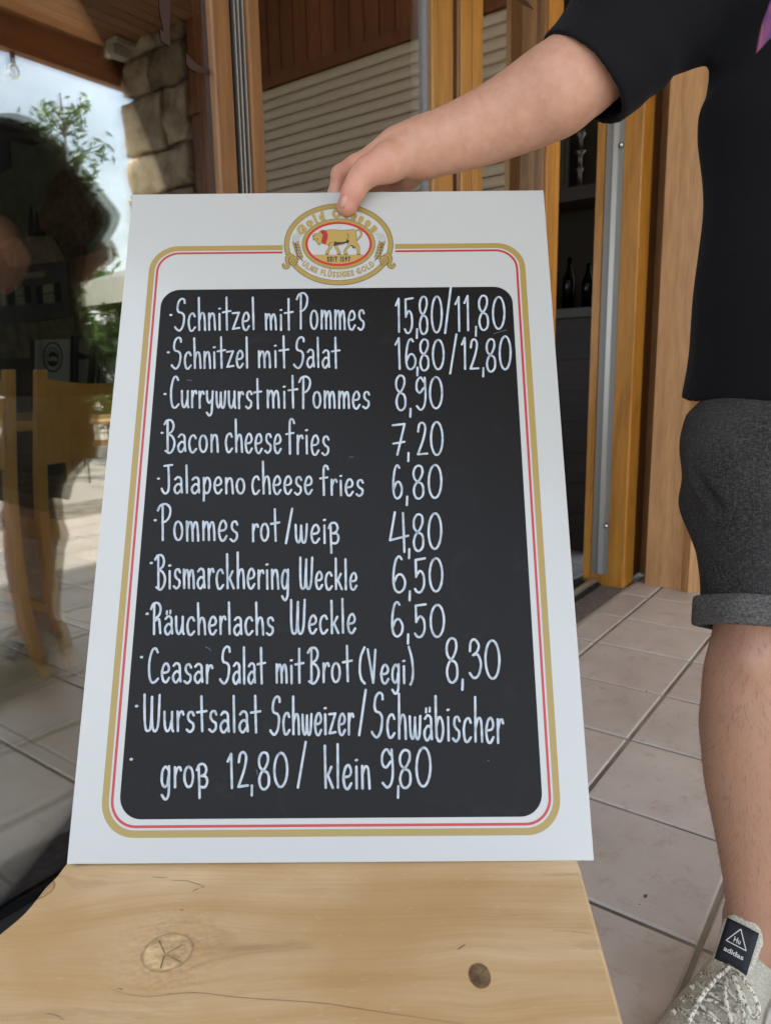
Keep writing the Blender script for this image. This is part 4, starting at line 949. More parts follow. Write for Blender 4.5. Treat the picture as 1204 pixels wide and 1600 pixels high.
# gold ground below the ox
gp = [ez(C1_[0] + 290 * math.cos(t), C1_[1] - 187 * math.sin(t)) for t in np.linspace(math.radians(-147.5), math.radians(-32.5), 30)]
flat(gp, .0005, 'gold_base', m_gold2, emb)
def ep(pts, h, name, m): return flat([ez(*p) for p in pts], h, name, m, emb)
def eline(pts, w, h, name, m, curve=True):
    V = []; F = []
    for pl in pts:
        Q = [np.array(ez(*p)) for p in pl]; Q = catmull(Q, 4) if (curve and len(Q) > 2) else Q
        ribbon(Q, w, V, F, h)
    return make(name, V, F, m, emb)
ox = [(348, 372), (362, 356), (395, 352), (415, 332), (440, 322), (475, 325), (510, 317), (560, 318), (620, 325), (680, 320), (735, 316), (752, 332), (758, 372), (756, 412), (762, 440), (778, 462), (790, 492), (786, 528), (792, 552), (762, 552), (764, 516), (752, 492), (728, 470), (706, 462), (690, 482), (670, 500), (662, 520), (676, 552), (640, 552), (640, 514), (658, 488), (680, 462), (662, 436), (640, 452), (612, 462), (574, 466), (586, 496), (604, 516), (610, 552), (578, 552), (578, 520), (560, 500), (546, 470), (532, 462), (528, 486), (504, 512), (494, 552), (466, 552), (474, 520), (494, 492), (498, 470), (478, 458), (452, 452), (430, 440), (412, 462), (392, 450), (378, 424), (358, 412), (350, 392)]
ep(ox, .0006, 'ox_body', m_gold2)
eline([ox + [ox[0]]], .00022, .00075, 'ox_outline', m_ink, False)
ep([(545, 425), (570, 434), (620, 436), (655, 430), (672, 410), (690, 420), (684, 442), (650, 446), (630, 452), (590, 460), (560, 470), (540, 468), (548, 448)], .0007, 'ox_belly_shade', m_ink)
ep([(700, 462), (722, 470), (742, 488), (740, 500), (722, 490)], .0007, 'ox_udder_shade', m_ink)
eline([[(752, 330), (776, 318), (800, 336), (802, 366), (786, 394), (760, 420)]], .0011, .00062, 'ox_tail', m_gold2)
eline([[(754, 324), (780, 312), (806, 332), (808, 368), (790, 400), (764, 424)], [(752, 338), (772, 326), (792, 342), (794, 366), (776, 392), (758, 410)]], .0002, .00075, 'ox_tail_outline', m_ink)
ep([(416, 332), (434, 320), (462, 324), (482, 342), (490, 368), (486, 400), (478, 430), (466, 454), (446, 452), (430, 440), (438, 410), (446, 384), (438, 362), (424, 352)], .00075, 'ox_wreath', m_red)
eline([[(428, 342), (444, 350), (440, 336)], [(452, 346), (466, 358), (458, 372)], [(470, 380), (456, 392), (470, 402)], [(462, 416), (450, 428), (462, 436)]], .0003, .0008, 'wreath_leaf_lines', m_ink)
eline([[(442, 380), (436, 410), (430, 432)], [(352, 374), (346, 386)], [(358, 400), (350, 416)], [(386, 404), (396, 408), (392, 400)], [(400, 448), (408, 462)], [(362, 368), (366, 376), (358, 380)], [(668, 356), (682, 372), (676, 396), (662, 412)], [(500, 470), (508, 444), (530, 438)]], .0004, .0008, 'ox_detail', m_ink)
eline([[(468, 550), (494, 550)], [(578, 550), (608, 550)], [(642, 550), (674, 550)], [(764, 550), (790, 550)]], .0006, .0008, 'hooves', m_ink, False)
# wheat ears, hop cones, scrolls
for sgn in (-1, 1):
    mxx = lambda x: x if sgn < 0 else 2 * 591 - x
    V = []; F = []
    for i in range(6):
        for sd in (-1, 1):
            cx = 186 + i * 8 + sd * 17; cy = 445 + i * 27; an = math.radians(62 * (1 if sd > 0 else -1) + 90)
            pts = []
            for k in range(10):
                a = 2 * math.pi * k / 10; lx, ly = 10 * math.cos(a), 21 * math.sin(a)
                rot = math.radians(28 * sd); pts.append((mxx(cx + lx * math.cos(rot) - ly * math.sin(rot)), cy + lx * math.sin(rot) + ly * math.cos(rot)))
            ep(pts, .0006, 'wheat_grain', m_gold2); V.append([pts[j] for j in list(range(10)) + [0]])
    eline(V, .00025, .0007, 'grain_outline', m_ink, False)
    eline([[(mxx(a), b), (mxx((a + c) / 2 - 8), (b + d) / 2), (mxx(c), d)] for a, b, c, d in ((160, 420, 178, 362), (174, 422, 196, 352), (188, 424, 214, 350), (202, 422, 234, 348), (214, 426, 256, 348))], .00014, .0006, 'wheat_awn', m_ink)
    eline([[(mxx(186), 440), (mxx(212), 560), (mxx(258), 616)]], .0005, .00068, 'wheat_stem', m_ink)
    hc = [(mxx(165 + 42 * math.cos(t)), 610 + 46 * math.sin(t)) for t in np.linspace(0, 2 * math.pi, 18, endpoint=False)]
    ep(hc, .0006, 'hop_cone', m_gold2)
    eline([hc + [hc[0]]] + [[(mxx(165 + dx + 14 * math.cos(t)), 610 + dy + 13 * math.sin(t)) for t in np.linspace(0, math.pi, 6)] for dx, dy in ((-18, -22), (16, -22), (0, -4), (-24, 2), (24, 2), (-12, 20), (12, 20))], .0003, .0007, 'hop_outline', m_ink)
    sc_l = [(mxx(a), b) for a, b in ((170, 572), (140, 556), (112, 566), (104, 600), (116, 640), (112, 668), (88, 672), (72, 652))]
    eline([sc_l], .0026, .00062, 'scroll', m_gold); 
    eline([[(mxx(a), b) for a, b in ((172, 556), (138, 542), (100, 556), (90, 600), (102, 640), (98, 656), (86, 654), (82, 640), (68, 634), (62, 656), (78, 682), (112, 684), (130, 664), (128, 640), (122, 604), (130, 580))]], .00025, .0007, 'scroll_outline', m_ink)
# arched lettering from the built-in font
def letters(txt, place, size, off, squash, m, h, name, wide=1.0, outline=None):
    """place(u) -> (ez x, ez y, angle) for distance u along the arc"""
    u = 0; V = []; F = []; VO = []; FO = []
    for ch in txt:
        cu = bpy.data.curves.new('glyph', 'FONT'); cu.body = ch if ch != ' ' else 'i'; cu.size = size; cu.offset = off; cu.resolution_u = 3
        ob = bpy.data.objects.new('glyph', cu); COL.link(ob); bpy.context.view_layer.update()
        dg = bpy.context.evaluated_depsgraph_get(); me = bpy.data.meshes.new_from_object(ob.evaluated_get(dg))
        xs = [v.co.x for v in me.vertices]; w0, w1 = min(xs), max(xs)
        adv_ = (w1 - w0) * wide if ch != ' ' else size * .28
        if ch != ' ':
            k = len(V)
            for v in me.vertices:
                X, Y, A_ = place(u + (v.co.x - w0) * wide); y_ = v.co.y * squash
                V.append(bp(*ez(X - math.sin(A_) * y_ * -1, Y - math.cos(A_) * y_), h))
            F += [tuple(k + i for i in p.vertices) for p in me.polygons]
        u += adv_ + size * .075 + (2 * off)
        COL.unlink(ob); bpy.data.objects.remove(ob); bpy.data.curves.remove(cu); bpy.data.meshes.remove(me)
    return V, F, u
def arc(cx, cy, a, b, th0, dirn):
    """position on ellipse; dirn +1: letters run left to right over the top"""
    tb_ = []; th = th0; s = 0
    ths = [th0 + (-dirn) * k * .01 for k in range(400)]
    pts = [(cx + a * math.cos(t), cy - b * math.sin(t)) for t in ths]; ss = [0]
    for i in range(1, 400): ss.append(ss[-1] + math.dist(pts[i], pts[i - 1]))
    def pl(u):
        i = int(np.interp(u, ss, range(400))); i = max(0, min(i, 398)); fr = (u - ss[i]) / (ss[i + 1] - ss[i])
        x = pts[i][0] + (pts[i + 1][0] - pts[i][0]) * fr; y = pts[i][1] + (pts[i + 1][1] - pts[i][1]) * fr
        A_ = math.atan2(-(pts[i + 1][1] - pts[i][1]), pts[i + 1][0] - pts[i][0]); return x, y, -A_ * 1.0
    return pl
def put(txt, cx, cy, a, b, th0, th1, dirn, size, off, squash, m, h, name):
    pl = arc(cx, cy, a, b, th0, dirn)
    ths = np.linspace(th0, th1, 200); P = [(cx + a * math.cos(t), cy - b * math.sin(t)) for t in ths]; total = sum(math.dist(P[i], P[i - 1]) for i in range(1, 200))
    _, _, u = letters(txt, pl, size, off, squash, m, h, name)
    k = total / u
    V, F, _ = letters(txt, lambda q: pl(q * k), size, off, squash, m, h, name); return V, F
def put2(txt, *a, name='lettering', m=None, under=True, uo=2.2):
    cx, cy, ea, eb, t0, t1, dr, size, off, sq = a
    if under:
        V, F = put(txt, cx, cy, ea, eb, t0, t1, dr, size, off + uo, sq, m_ink, .00058, name); make(name + '_outline', V, F, mat('outline_print', (.12, .09, .03), .5), emb)
    V, F = put(txt, cx, cy, ea, eb, t0, t1, dr, size, off, sq, m, .0007, name); make(name, V, F, m, emb)
put2('Gold Ochsen', 590, 456, 362, 254, math.radians(160), math.radians(21), 1, 98, 5.5, 1.05, m=m_gold2, name='name_lettering')
put2('ULMS FLÜSSIGES GOLD', 590, 452, 440, 312, math.radians(-142), math.radians(-38), -1, 62, 1.3, 1.2, m=m_gold2, name='motto_lettering', uo=1.4)
lin = lambda u: (482 + u, 617, 0.)
_, _, u_ = letters('SEIT 1597', lin, 50, 2.0, 1.25, m_ink, .0007, 'x')
V, F, _ = letters('SEIT 1597', lambda q: (482 + q * 226 / u_, 617, 0.), 50, 2.0, 1.25, m_ink, .0008, 'x'); make('year_lettering', V, F, m_ink, emb)
# ------------------------------------------------------------------ the man holding the board
import openvdb
def smin(a, b, k):
    h = np.clip(.5 + .5 * (b - a) / k, 0, 1); return b * (1 - h) + a * h - k * h * (1 - h)
def smax(a, b, k): return -smin(-a, -b, k)
def cap_(p, a, b, ra, rb):
    a = np.asarray(a, 'f4'); b = np.asarray(b, 'f4'); ab = b - a
    h = np.clip(((p - a) @ ab) / (ab @ ab), 0, 1)
    return np.linalg.norm(p - a - h[..., None] * ab, axis=-1) - (ra + (rb - ra) * h)
def ball(p, c, r, ax=None):
    q = p - np.asarray(c, 'f4')
    if ax is None: return np.linalg.norm(q, axis=-1) - r
    Rm = np.asarray(ax[0], 'f4'); s = np.asarray(ax[1], 'f4')
    q = q @ Rm.T / s; l = np.linalg.norm(q, axis=-1); return (l - 1) * s.min()
def chain(p, pts, rs, k):
    d = None
    for i in range(len(pts) - 1):
        c = cap_(p, pts[i], pts[i + 1], rs[i], rs[i + 1]); d = c if d is None else smin(d, c, k)
    return d
def sdf_mesh(fn, lo, hi, vs):
    lo = np.array(lo, float); n = np.ceil((np.array(hi) - lo) / vs).astype(int) + 1
    out = np.empty(tuple(n), 'f4')
    ys = np.arange(n[1]) * vs + lo[1]; zs = np.arange(n[2]) * vs + lo[2]
    step = max(1, int(4e5 // (n[1] * n[2])))
    for i in range(0, n[0], step):
        xs = np.arange(i, min(i + step, n[0])) * vs + lo[0]
        P = np.stack(np.meshgrid(xs, ys, zs, indexing='ij'), -1).astype('f4')
        out[i:i + len(xs)] = fn(P)
    gr = openvdb.FloatGrid(1.0); gr.copyFromArray(out)
    v, q = gr.convertToQuads(0.0)
    v = np.asarray(v, float) * vs + lo; q = np.asarray(q)
    # orientation check
    a, b, c, d = (v[q[:, i]] for i in range(4)); cr = np.cross(c - a, d - b)
    vol = np.einsum('ij,ij->i', cr, (a + b + c + d) / 4 - v.mean(0)).sum()
    if vol < 0: q = q[:, ::-1]
    return v, q.tolist()
def relax(v, q, it=1, lam=.5):
    q = np.array(q); n = len(v); E = np.concatenate([q[:, [0, 1]], q[:, [1, 2]], q[:, [2, 3]], q[:, [3, 0]]])
    E = np.concatenate([E, E[:, ::-1]]); cnt = np.bincount(E[:, 0], minlength=n)[:, None]
    for _ in range(it):
        s = np.zeros_like(v); np.add.at(s, E[:, 0], v[E[:, 1]]); v = v + lam * (s / np.maximum(cnt, 1) - v)
    return v

# --- skin and cloth
m_skin = mat('skin', (.58, .32, .21), .50)
v = coords(m_skin); n1 = N(m_skin, 'ShaderNodeTexNoise', Scale=9., Detail=6., Roughness=.6); L(m_skin, v, n1.inputs['Vector'])
n2 = N(m_skin, 'ShaderNodeTexNoise', Scale=70., Detail=4., Roughness=.7); L(m_skin, v, n2.inputs['Vector'])
c = ramp(m_skin, n1.outputs['Fac'], [(.3, (.46, .24, .16)), (.5, (.51, .275, .185)), (.7, (.545, .31, .215))])
c = mixc(m_skin, .25, c, ramp(m_skin, n2.outputs['Fac'], [(.35, (.37, .165, .11)), (.65, (.58, .365, .265))]))
at = N(m_skin, 'ShaderNodeAttribute', attribute_name='redness')
c = mixc(m_skin, at.outputs['Fac'], c, (.50, .20, .145))
at2 = N(m_skin, 'ShaderNodeAttribute', attribute_name='tan')
c = mixc(m_skin, at2.outputs['Fac'], c, (.33, .18, .11))
L(m_skin, c, P_(m_skin).inputs['Base Color'])
P_(m_skin).inputs['Subsurface Weight'].default_value = .18; P_(m_skin).inputs['Subsurface Radius'].default_value = (.012, .004, .002); P_(m_skin).inputs['Subsurface Scale'].default_value = .6
vor = N(m_skin, 'ShaderNodeTexVoronoi', Scale=420.); L(m_skin, v, vor.inputs['Vector'])
b1 = bump(m_skin, vor.outputs['Distance'], .10, .0006)
bump(m_skin, n2.outputs['Fac'], .12, .0012, prev=b1)
m_nail = mat('fingernail', (.47, .25, .19), .35)
m_tee = mat('black_cotton', (.006, .006, .0075), .92, spec=.15)
P_(m_tee).inputs['Sheen Weight'].default_value = .07; P_(m_tee).inputs['Sheen Roughness'].default_value = .5; P_(m_tee).inputs['Sheen Tint'].default_value = (.35, .36, .42, 1)
v = coords(m_tee); n1 = N(m_tee, 'ShaderNodeTexNoise', Scale=420., Detail=2.); L(m_tee, v, n1.inputs['Vector'])
n2 = N(m_tee, 'ShaderNodeTexNoise', Scale=5., Detail=3., Distortion=1.2); L(m_tee, v, n2.inputs['Vector'])
b1 = bump(m_tee, n2.outputs['Fac'], .35, .02); bump(m_tee, n1.outputs['Fac'], .25, .001, prev=b1)
atp = N(m_tee, 'ShaderNodeAttribute', attribute_name='print')
mr = N(m_tee, 'ShaderNodeMapRange'); L(m_tee, atp.outputs['Fac'], mr.inputs[0]); mr.inputs[1].default_value = -.001; mr.inputs[2].default_value = .001
mpp = coords(m_tee, (40, 40, 9)); wv = N(m_tee, 'ShaderNodeTexNoise', Scale=1.2, Detail=4., Distortion=.8); L(m_tee, mpp, wv.inputs['Vector'])
pc_ = ramp(m_tee, wv.outputs['Fac'], [(.35, (.03, .03, .09)), (.45, (.14, .06, .20)), (.53, (.42, .12, .16)), (.6, (.10, .06, .16)), (.7, (.35, .17, .20))])
L(m_tee, mixc(m_tee, mr.outputs[0], (.006, .006, .0075), pc_), P_(m_tee).inputs['Base Color'])
m_denim = mat('dark_grey_denim', (.045, .042, .04), .85, spec=.2)
v = coords(m_denim); w1 = N(m_denim, 'ShaderNodeTexNoise', Scale=1., Detail=3., Roughness=.7); mp1 = N(m_denim, 'ShaderNodeMapping'); mp1.inputs['Scale'].default_value = (520, 520, 130); L(m_denim, v, mp1.inputs[0]); L(m_denim, mp1.outputs[0], w1.inputs['Vector'])
w2 = N(m_denim, 'ShaderNodeTexNoise', Scale=1., Detail=2.); mp2 = N(m_denim, 'ShaderNodeMapping'); mp2.inputs['Scale'].default_value = (170, 170, 800); L(m_denim, v, mp2.inputs[0]); L(m_denim, mp2.outputs[0], w2.inputs['Vector'])
n1 = N(m_denim, 'ShaderNodeTexNoise', Scale=7., Detail=5., Roughness=.6); L(m_denim, v, n1.inputs['Vector'])
ad = N(m_denim, 'ShaderNodeMath', operation='MULTIPLY'); L(m_denim, w1.outputs['Fac'], ad.inputs[0]); L(m_denim, w2.outputs['Fac'], ad.inputs[1])
c = ramp(m_denim, ad.outputs[0], [(.14, (.014, .0135, .014)), (.25, (.029, .0275, .027)), (.38, (.065, .062, .060))])
c = mixc(m_denim, ramp(m_denim, n1.outputs['Fac'], [(.40, (0, 0, 0)), (.72, (.35, .35, .35))]), c, (.085, .082, .080))
L(m_denim, c, P_(m_denim).inputs['Base Color']); bump(m_denim, ad.outputs[0], .4, .0015)
m_cuff = mat('turned_up_denim', (.085, .08, .075), .9, spec=.2)
w1 = N(m_cuff, 'ShaderNodeTexNoise', Scale=1., Detail=2.); v = coords(m_cuff, (260, 260, 420)); L(m_cuff, v, w1.inputs['Vector'])
L(m_cuff, ramp(m_cuff, w1.outputs['Fac'], [(.3, (.045, .043, .041)), (.7, (.135, .13, .125))]), P_(m_cuff).inputs['Base Color']); bump(m_cuff, w1.outputs['Fac'], .4, .0015)

C0 = np.array([1.35, .09, 0.]); RR = np.array([.589, -.808, 0.]); QQ = np.array([-.808, -.589, 0.]); ZZ = np.array([0, 0, 1.])
def T(r, q, z): return C0 + RR * r + QQ * q + ZZ * z
AX = np.array([RR, QQ, ZZ])
man = root('person', tuple(T(0, 0, 0)), 'man in black t-shirt and grey denim shorts holding the menu board upright', 'person')

# arm joints
wrist = W(655, 233, 1.065); elbow = W(905, 112, 1.0); shoulder = W(1140, -88, 1.055)
fa1 = W(772, 190, 1.035); fa2 = W(850, 148, 1.01)
hb = W(628, 236, 1.07)
ARM = catmull([np.append(a, r) for a, r in zip([wrist, W(708, 217, 1.05), W(772, 192, 1.035), W(850, 151, 1.01), elbow, shoulder], [.0385, .0440, .0500, .0585, .0600, .072])], 4)
def arm_fn(p):
    d = chain(p, [a[:3] for a in ARM], [a[3] for a in ARM], .006)
    # wrist oval: forearm narrows into the hand
    d = smin(d, cap_(p, wrist, W(620, 232, 1.068), .037, .030), .02)
    # palm: four metacarpals
    hand = chain(p, [W(632, 235, 1.066), W(597, 244, 1.064), W(557, 258, 1.066)], [.026, .0215, .0155], .012)
    hand = smin(hand, chain(p, [W(630, 240, 1.085), W(597, 254, 1.088), W(563, 270, 1.092)], [.025, .020, .016], .012), .012)
    hand = smin(hand, chain(p, [W(634, 244, 1.10), W(606, 262, 1.108), W(578, 282, 1.115)], [.024, .018, .016], .012), .012)
    hand = smin(hand, chain(p, [W(642, 252, 1.10), W(626, 274, 1.115), W(602, 294, 1.128)], [.024, .0235, .015], .012), .012)
    # index finger bent over the edge, the others behind the board
    fi = chain(p, [W(555, 259, 1.067), W(531, 272, 1.086), W(524, 304, 1.095), W(529, 332, 1.092)], [.0155, .0128, .0115, .0105], .0055)
    fm = chain(p, [W(560, 266, 1.094), W(541, 286, 1.106), W(540, 325, 1.108), W(548, 350, 1.098)], [.0165, .0128, .0118, .0105], .0055)
    fr = chain(p, [W(577, 284, 1.116), W(563, 304, 1.124), W(562, 338, 1.118), W(568, 360, 1.103)], [.016, .0125, .0115, .0105], .0055)
    fp = chain(p, [W(601, 296, 1.128), W(590, 312, 1.13), W(588, 338, 1.122), W(590, 356, 1.105)], [.0145, .0115, .0105, .0095], .0055)
    hand = smin(hand, fi, .004); hand = smin(hand, fm, .004); hand = smin(hand, fr, .004); hand = smin(hand, fp, .004)
    # thumb in front of the board
    th = chain(p, [W(634, 243, 1.06), W(606, 254, 1.046), W(573, 269, 1.040)], [.028, .0255, .0205], .012)
    th2 = chain(p, [W(573, 269, 1.040), W(560, 283, 1.037), W(552, 299, 1.036), W(543, 320, 1.041)], [.0205, .0175, .0165, .0145], .005)
    th = smin(th, th2, .006)
    th = smin(th, ball(p, W(541.5, 323, 1.042), .0135), .004)
    hand = smin(hand, th, .003)
    d = smin(d, hand, .012)
    # heel of the palm with its crease
    d = smin(d, ball(p, W(636, 272, 1.098), .0225), .010)
    # creases: thin grooves across the joints and in the web
    def groove(a, b, depth, w_):
        depth = depth * 2.2
        g_ = cap_(p, a, b, w_, w_); return depth * np.exp(-(np.maximum(g_, 0) / w_) ** 2)
    d = d + groove(W(589, 262, 1.018), W(586, 280, 1.022), .0012, .0016) + groove(W(549, 262, 1.05), W(547, 276, 1.045), .0014, .002)
    for (a, b) in (((534, 268), (541, 276)), ((536, 296), (541, 300)), ((548, 300), (560, 301)), ((545, 291), (558, 292)), ((546, 295), (557, 295)), ((530, 271), (538, 280)), ((533, 292), (538, 295))):
        d = d + groove(W(*a, 1.021), W(*b, 1.021), .0006, .0011) * 1.0
    d = d + groove(W(656, 272, 1.065), W(645, 240, 1.04), .0007, .002) + groove(W(660, 268, 1.06), W(650, 245, 1.035), .0005, .002)
    return d
va_, qa_ = sdf_mesh(arm_fn, np.min([W(505, 365, 1.0), W(905, 20, 1.1), shoulder - .1, W(505, 200, 1.15), W(700,300,.95)], 0) - .03, np.max([shoulder + .09, W(640, 200, 1.18), W(930, 0, 1.0), W(505, 200, 1.15)], 0) + .03, .0026)
va_ = relax(va_, qa_, 2, .4)
# finer hand on its own grid replaces nothing: the arm grid is fine enough for knuckles and nails
# legs
kneeL = W(1177, 1000, 1.115); calf = W(1167, 1140, 1.13); shin2 = W(1169, 1280, 1.15); ankle = W(1176, 1432, 1.17)
hipL = T(-.105, .0, .90)
foot_dir = np.array([-.985, .17, 0.]); foot_side = np.array([-.17, -.985, 0.])
heel = np.array([ankle[0], ankle[1], 0]) - foot_dir * .055
def leg_fn(p):
    jo = [np.append(a, r) for a, r in zip([hipL, W(1208, 890, 1.10), kneeL, W(1170, 1060, 1.12), calf, W(1166, 1210, 1.14), shin2, W(1173, 1360, 1.16), ankle, ankle - ZZ * .05],
          [.092, .078, .0585, .0655, .0665, .0625, .0535, .0435, .0390, .043])]
    jo = catmull(jo, 3)
    d = chain(p, [a[:3] for a in jo], [a[3] for a in jo], .006)
    d = smin(d, ball(p, W(1177, 1030, 1.075), .028), .03)
    d = smin(d, ball(p, calf - QQ * .03, .048), .03)
    d = smin(d, cap_(p, ankle - ZZ * .04, ankle - ZZ * .085 + foot_dir * .10, .030, .018), .03)
    d = smin(d, ball(p, ankle + foot_side * .03 - ZZ * .02, .012), .02); d = smin(d, ball(p, ankle - foot_side * .03 - ZZ * .01, .012), .02)
    return d
vl, ql = sdf_mesh(leg_fn, np.minimum(hipL, ankle) - np.array([.18, .14, .11]), np.maximum(hipL, kneeL) + np.array([.14, .14, .12]), .0048)
vl = relax(vl, ql, 2)
shift = RR * .27 - QQ * .02
vl2 = vl + shift
# torso, neck, head, left arm
HC = T(-.02, .05, 1.93)
def body_fn(p):
    q = (p - C0.astype('f4')) @ AX.T.astype('f4')
    def seg(z, r, x, y, zc, yc=0): return ball(q, (0, yc, zc), 1, (np.eye(3), np.array([x, y, z])))
    d = ball(q, (0, .0, 1.38), 1, (np.eye(3), np.array([.205, .13, .30]))); d = smin(d, ball(q, (0, 0, 1.02), 1, (np.eye(3), np.array([.20, .135, .17]))), .08)
    d = smin(d, cap_(q, (-.16, 0, 1.63), (.16, 0, 1.66), .075, .075), .06)
    d = smin(d, cap_(q, (0, -.01, 1.66), (0, .18, 1.83), .068, .062), .04)
    # head: skull, jaw, nose, ears, brow
    qh_ = q - np.array([0, .175, -.045], 'f4')
    h = ball(qh_, (0, .02, 1.965), 1, (np.eye(3), np.array([.088, .112, .12])))
    h = smin(h, ball(qh_, (0, .065, 1.87), 1, (np.eye(3), np.array([.062, .065, .07]))), .03)
    h = smin(h, cap_(qh_, (0, .125, 1.955), (0, .150, 1.905), .010, .017), .014)
    for s_ in (-1, 1):
        h = smin(h, ball(qh_, (s_ * .088, .015, 1.925), 1, (np.eye(3), np.array([.012, .024, .036]))), .008)
        h = smin(h, cap_(qh_, (s_ * .018, .125, 1.968), (s_ * .055, .108, 1.968), .010, .009), .012)
        h = smax(h, -ball(qh_, (s_ * .036, .132, 1.945), .014), .012)
        h = smin(h, ball(qh_, (s_ * .036, .112, 1.945), .016), .003)
    h = smin(h, cap_(qh_, (-.022, .128, 1.872), (.022, .128, 1.872), .008, .008), .006)
    h = smin(h, cap_(qh_, (-.018, .124, 1.858), (.018, .124, 1.858), .009, .009), .004)
    d = smin(d, h, .02)
    # left arm hanging at his side, hand relaxed
    la = chain(q, [(.20, -.02, 1.68), (.37, -.19, 1.50), (.315, .07, 1.24)], [.07, .054, .036], .02)
    hz_ = .25
    hd = smin(cap_(q, (.31, .07, .99 + hz_), (.31, .085, .91 + hz_), .032, .034), cap_(q, (.312, .085, .94 + hz_), (.30, .125, .88 + hz_), .018, .011), .01)
    for k_ in range(4):
        y0 = .062 + k_ * .018
        f_1 = chain(q, [(.312, y0, .905 + hz_), (.314, y0 + .004, .855 + hz_), (.302, y0 + .006, .82 + hz_ + abs(k_ - 1.6) * .008)], [.0125, .011, .009], .004); hd = smin(hd, f_1, .004)
    return smin(smin(d, la, .02), hd, .012)
vb, qb = sdf_mesh(body_fn, (.96, -.50, .78), (1.82, .42, 2.13), .0062)
vb = relax(vb, qb, 1)
allv = []; allf = []
for (v_, q_) in ((va_, qa_), (vl, ql), (vl2, ql), (vb, qb)):
    k = len(allv); allv += v_.tolist(); allf += [tuple(i + k for i in f) for f in q_]
body = make('body', allv, allf, m_skin, man, smooth=True)
av = np.array(allv)
red = np.zeros(len(av)); 
for c_, r_, s_ in ((W(540, 310, 1.03), .035, .8), (W(535, 262, 1.07), .035, .7), (W(570, 262, 1.03), .05, .45), (W(600, 290, 1.08), .04, .5), (elbow, .05, .2), (kneeL, .08, .3), (ankle, .10, .35)):
    red = np.maximum(red, s_ * np.exp(-((av - c_) ** 2).sum(1) / r_ ** 2))
a_l = body.data.attributes.new('redness', 'FLOAT', 'POINT'); a_l.data.foreach_set('value', red.astype('f4'))
tan_ = np.clip((.75 - av[:, 2]) / .25, 0, 1) * .72
a_l = body.data.attributes.new('tan', 'FLOAT', 'POINT'); a_l.data.foreach_set('value', tan_.astype('f4'))
# thumbnail
tn_pts = []
nc = W(536.5, 314, 1.0262)
for py_, half, bul in ((305, 5.0, 0), (308, 6.0, .0008), (313, 6.3, .0012), (318, 6.0, .001), (322, 5.0, .0002), (324, 3.2, -.0008)):
    for k in range(7):
        t_ = (k - 3) / 3; dd = (py_ - 314) * .00022
        tn_pts.append(W(540.2 - (py_ - 305) * .22 + t_ * half, py_ + t_ * -.8, 1.0268 + dd + .0042 * t_ * t_ - bul))
make('thumbnail', tn_pts, [(r * 7 + k, r * 7 + k + 1, r * 7 + k + 8, r * 7 + k + 7) for r in range(5) for k in range(6)], m_nail, man, smooth=True).modifiers.new('thick', 'SOLIDIFY').thickness = .0012

# T-shirt
sl0 = W(905, 118, 1.0); sl1 = W(1120, -75, 1.05)
sax = (sl1 - sl0) / np.linalg.norm(sl1 - sl0)
camf = M[:, 2]
cutn = -M[:, 0] * .616 - M[:, 1] * .788 + camf * .17; cutn /= np.linalg.norm(cutn)
cutp = W(905, 118, 1.0)
def interp(z, zs, vs_): return np.interp(z, zs, vs_).astype('f4')
def tee_parts(p):
    q = (p - C0.astype('f4')) @ AX.T.astype('f4'); z = q[..., 2]
    zz_ = [.9, .96, 1.03, 1.17, 1.35, 1.50, 1.62, 1.72, 1.80, 1.88]
    a = interp(z, zz_, [.236, .236, .240, .250, .252, .245, .232, .19, .12, .05])
    b = interp(z, zz_, [.205, .200, .18, .160, .155, .168, .168, .145, .11, .05])
    yc = interp(z, zz_, [-.045, -.045, -.025, .01, .02, .0, -.01, .0, .02, .03])
    l = np.sqrt((q[..., 0] / a) ** 2 + ((q[..., 1] - yc) / b) ** 2) + 1e-6
    d = (l - 1) * np.minimum(a, b) * .9
    d = smax(d, z - 1.84, .05)
    sl = cap_(p, sl0 - sax * .05, sl1, .072, .110)
    sl = smin(sl, cap_(p, sl1, T(-.10, 0, 1.64), .112, .10), .03)
    slr = cap_(q, (.12, -.02, 1.71), (.345, -.17, 1.58), .135, .115)
    x_, y_ = q[..., 0], q[..., 1]
    fold = .007 * np.sin(28 * (z + .8 * x_) + 3 * np.sin(9 * x_)) * np.exp(-((z - 1.42) / .18) ** 2) + .006 * np.sin(30 * (x_ - .5 * z) + 2 * np.sin(12 * z)) * np.exp(-((z - 1.05) / .14) ** 2)
    wv_ = (p - sl0.astype('f4')) @ sax.astype('f4')
    fold = fold + .0022 * np.sin(60 * wv_ + 8 * np.sin(14 * z)) * np.clip(wv_ * 6, 0, 1) * np.exp(-(np.abs(sl) / .05) ** 2)
    return q, d, sl, slr, fold
def tee_fn(p):
    q, d, sl, slr, fold = tee_parts(p)
    d0 = smin(smin(d, sl, .045), slr, .03) + fold
    slc = smax(sl, (p - cutp.astype('f4')) @ cutn.astype('f4') - .002, .004)
    lc = smax(slr, (q - np.array([.345, -.17, 1.56], 'f4')) @ np.array([.70, -.49, -.52], 'f4'), .004)
    cut = smin(smin(d, slc, .045), lc, .03) + fold
    hemz = .962 + .018 * q[..., 0] + .006 * np.sin(9 * q[..., 0] + 1)
    cut = smax(cut, hemz - q[..., 2], .004)
    cut = smax(cut, -ball(q, (0, .06, 1.86), .088), .006)
    return smax(cut, -(d0 + .0085), .003)
vt, qt = sdf_mesh(tee_fn, (.94, -.48, .90), (1.84, .56, 1.92), .0048)
vt = relax(vt, qt, 3, .45)
tee = make('t_shirt', vt.tolist(), [tuple(f) for f in qt], m_tee, man, smooth=True)
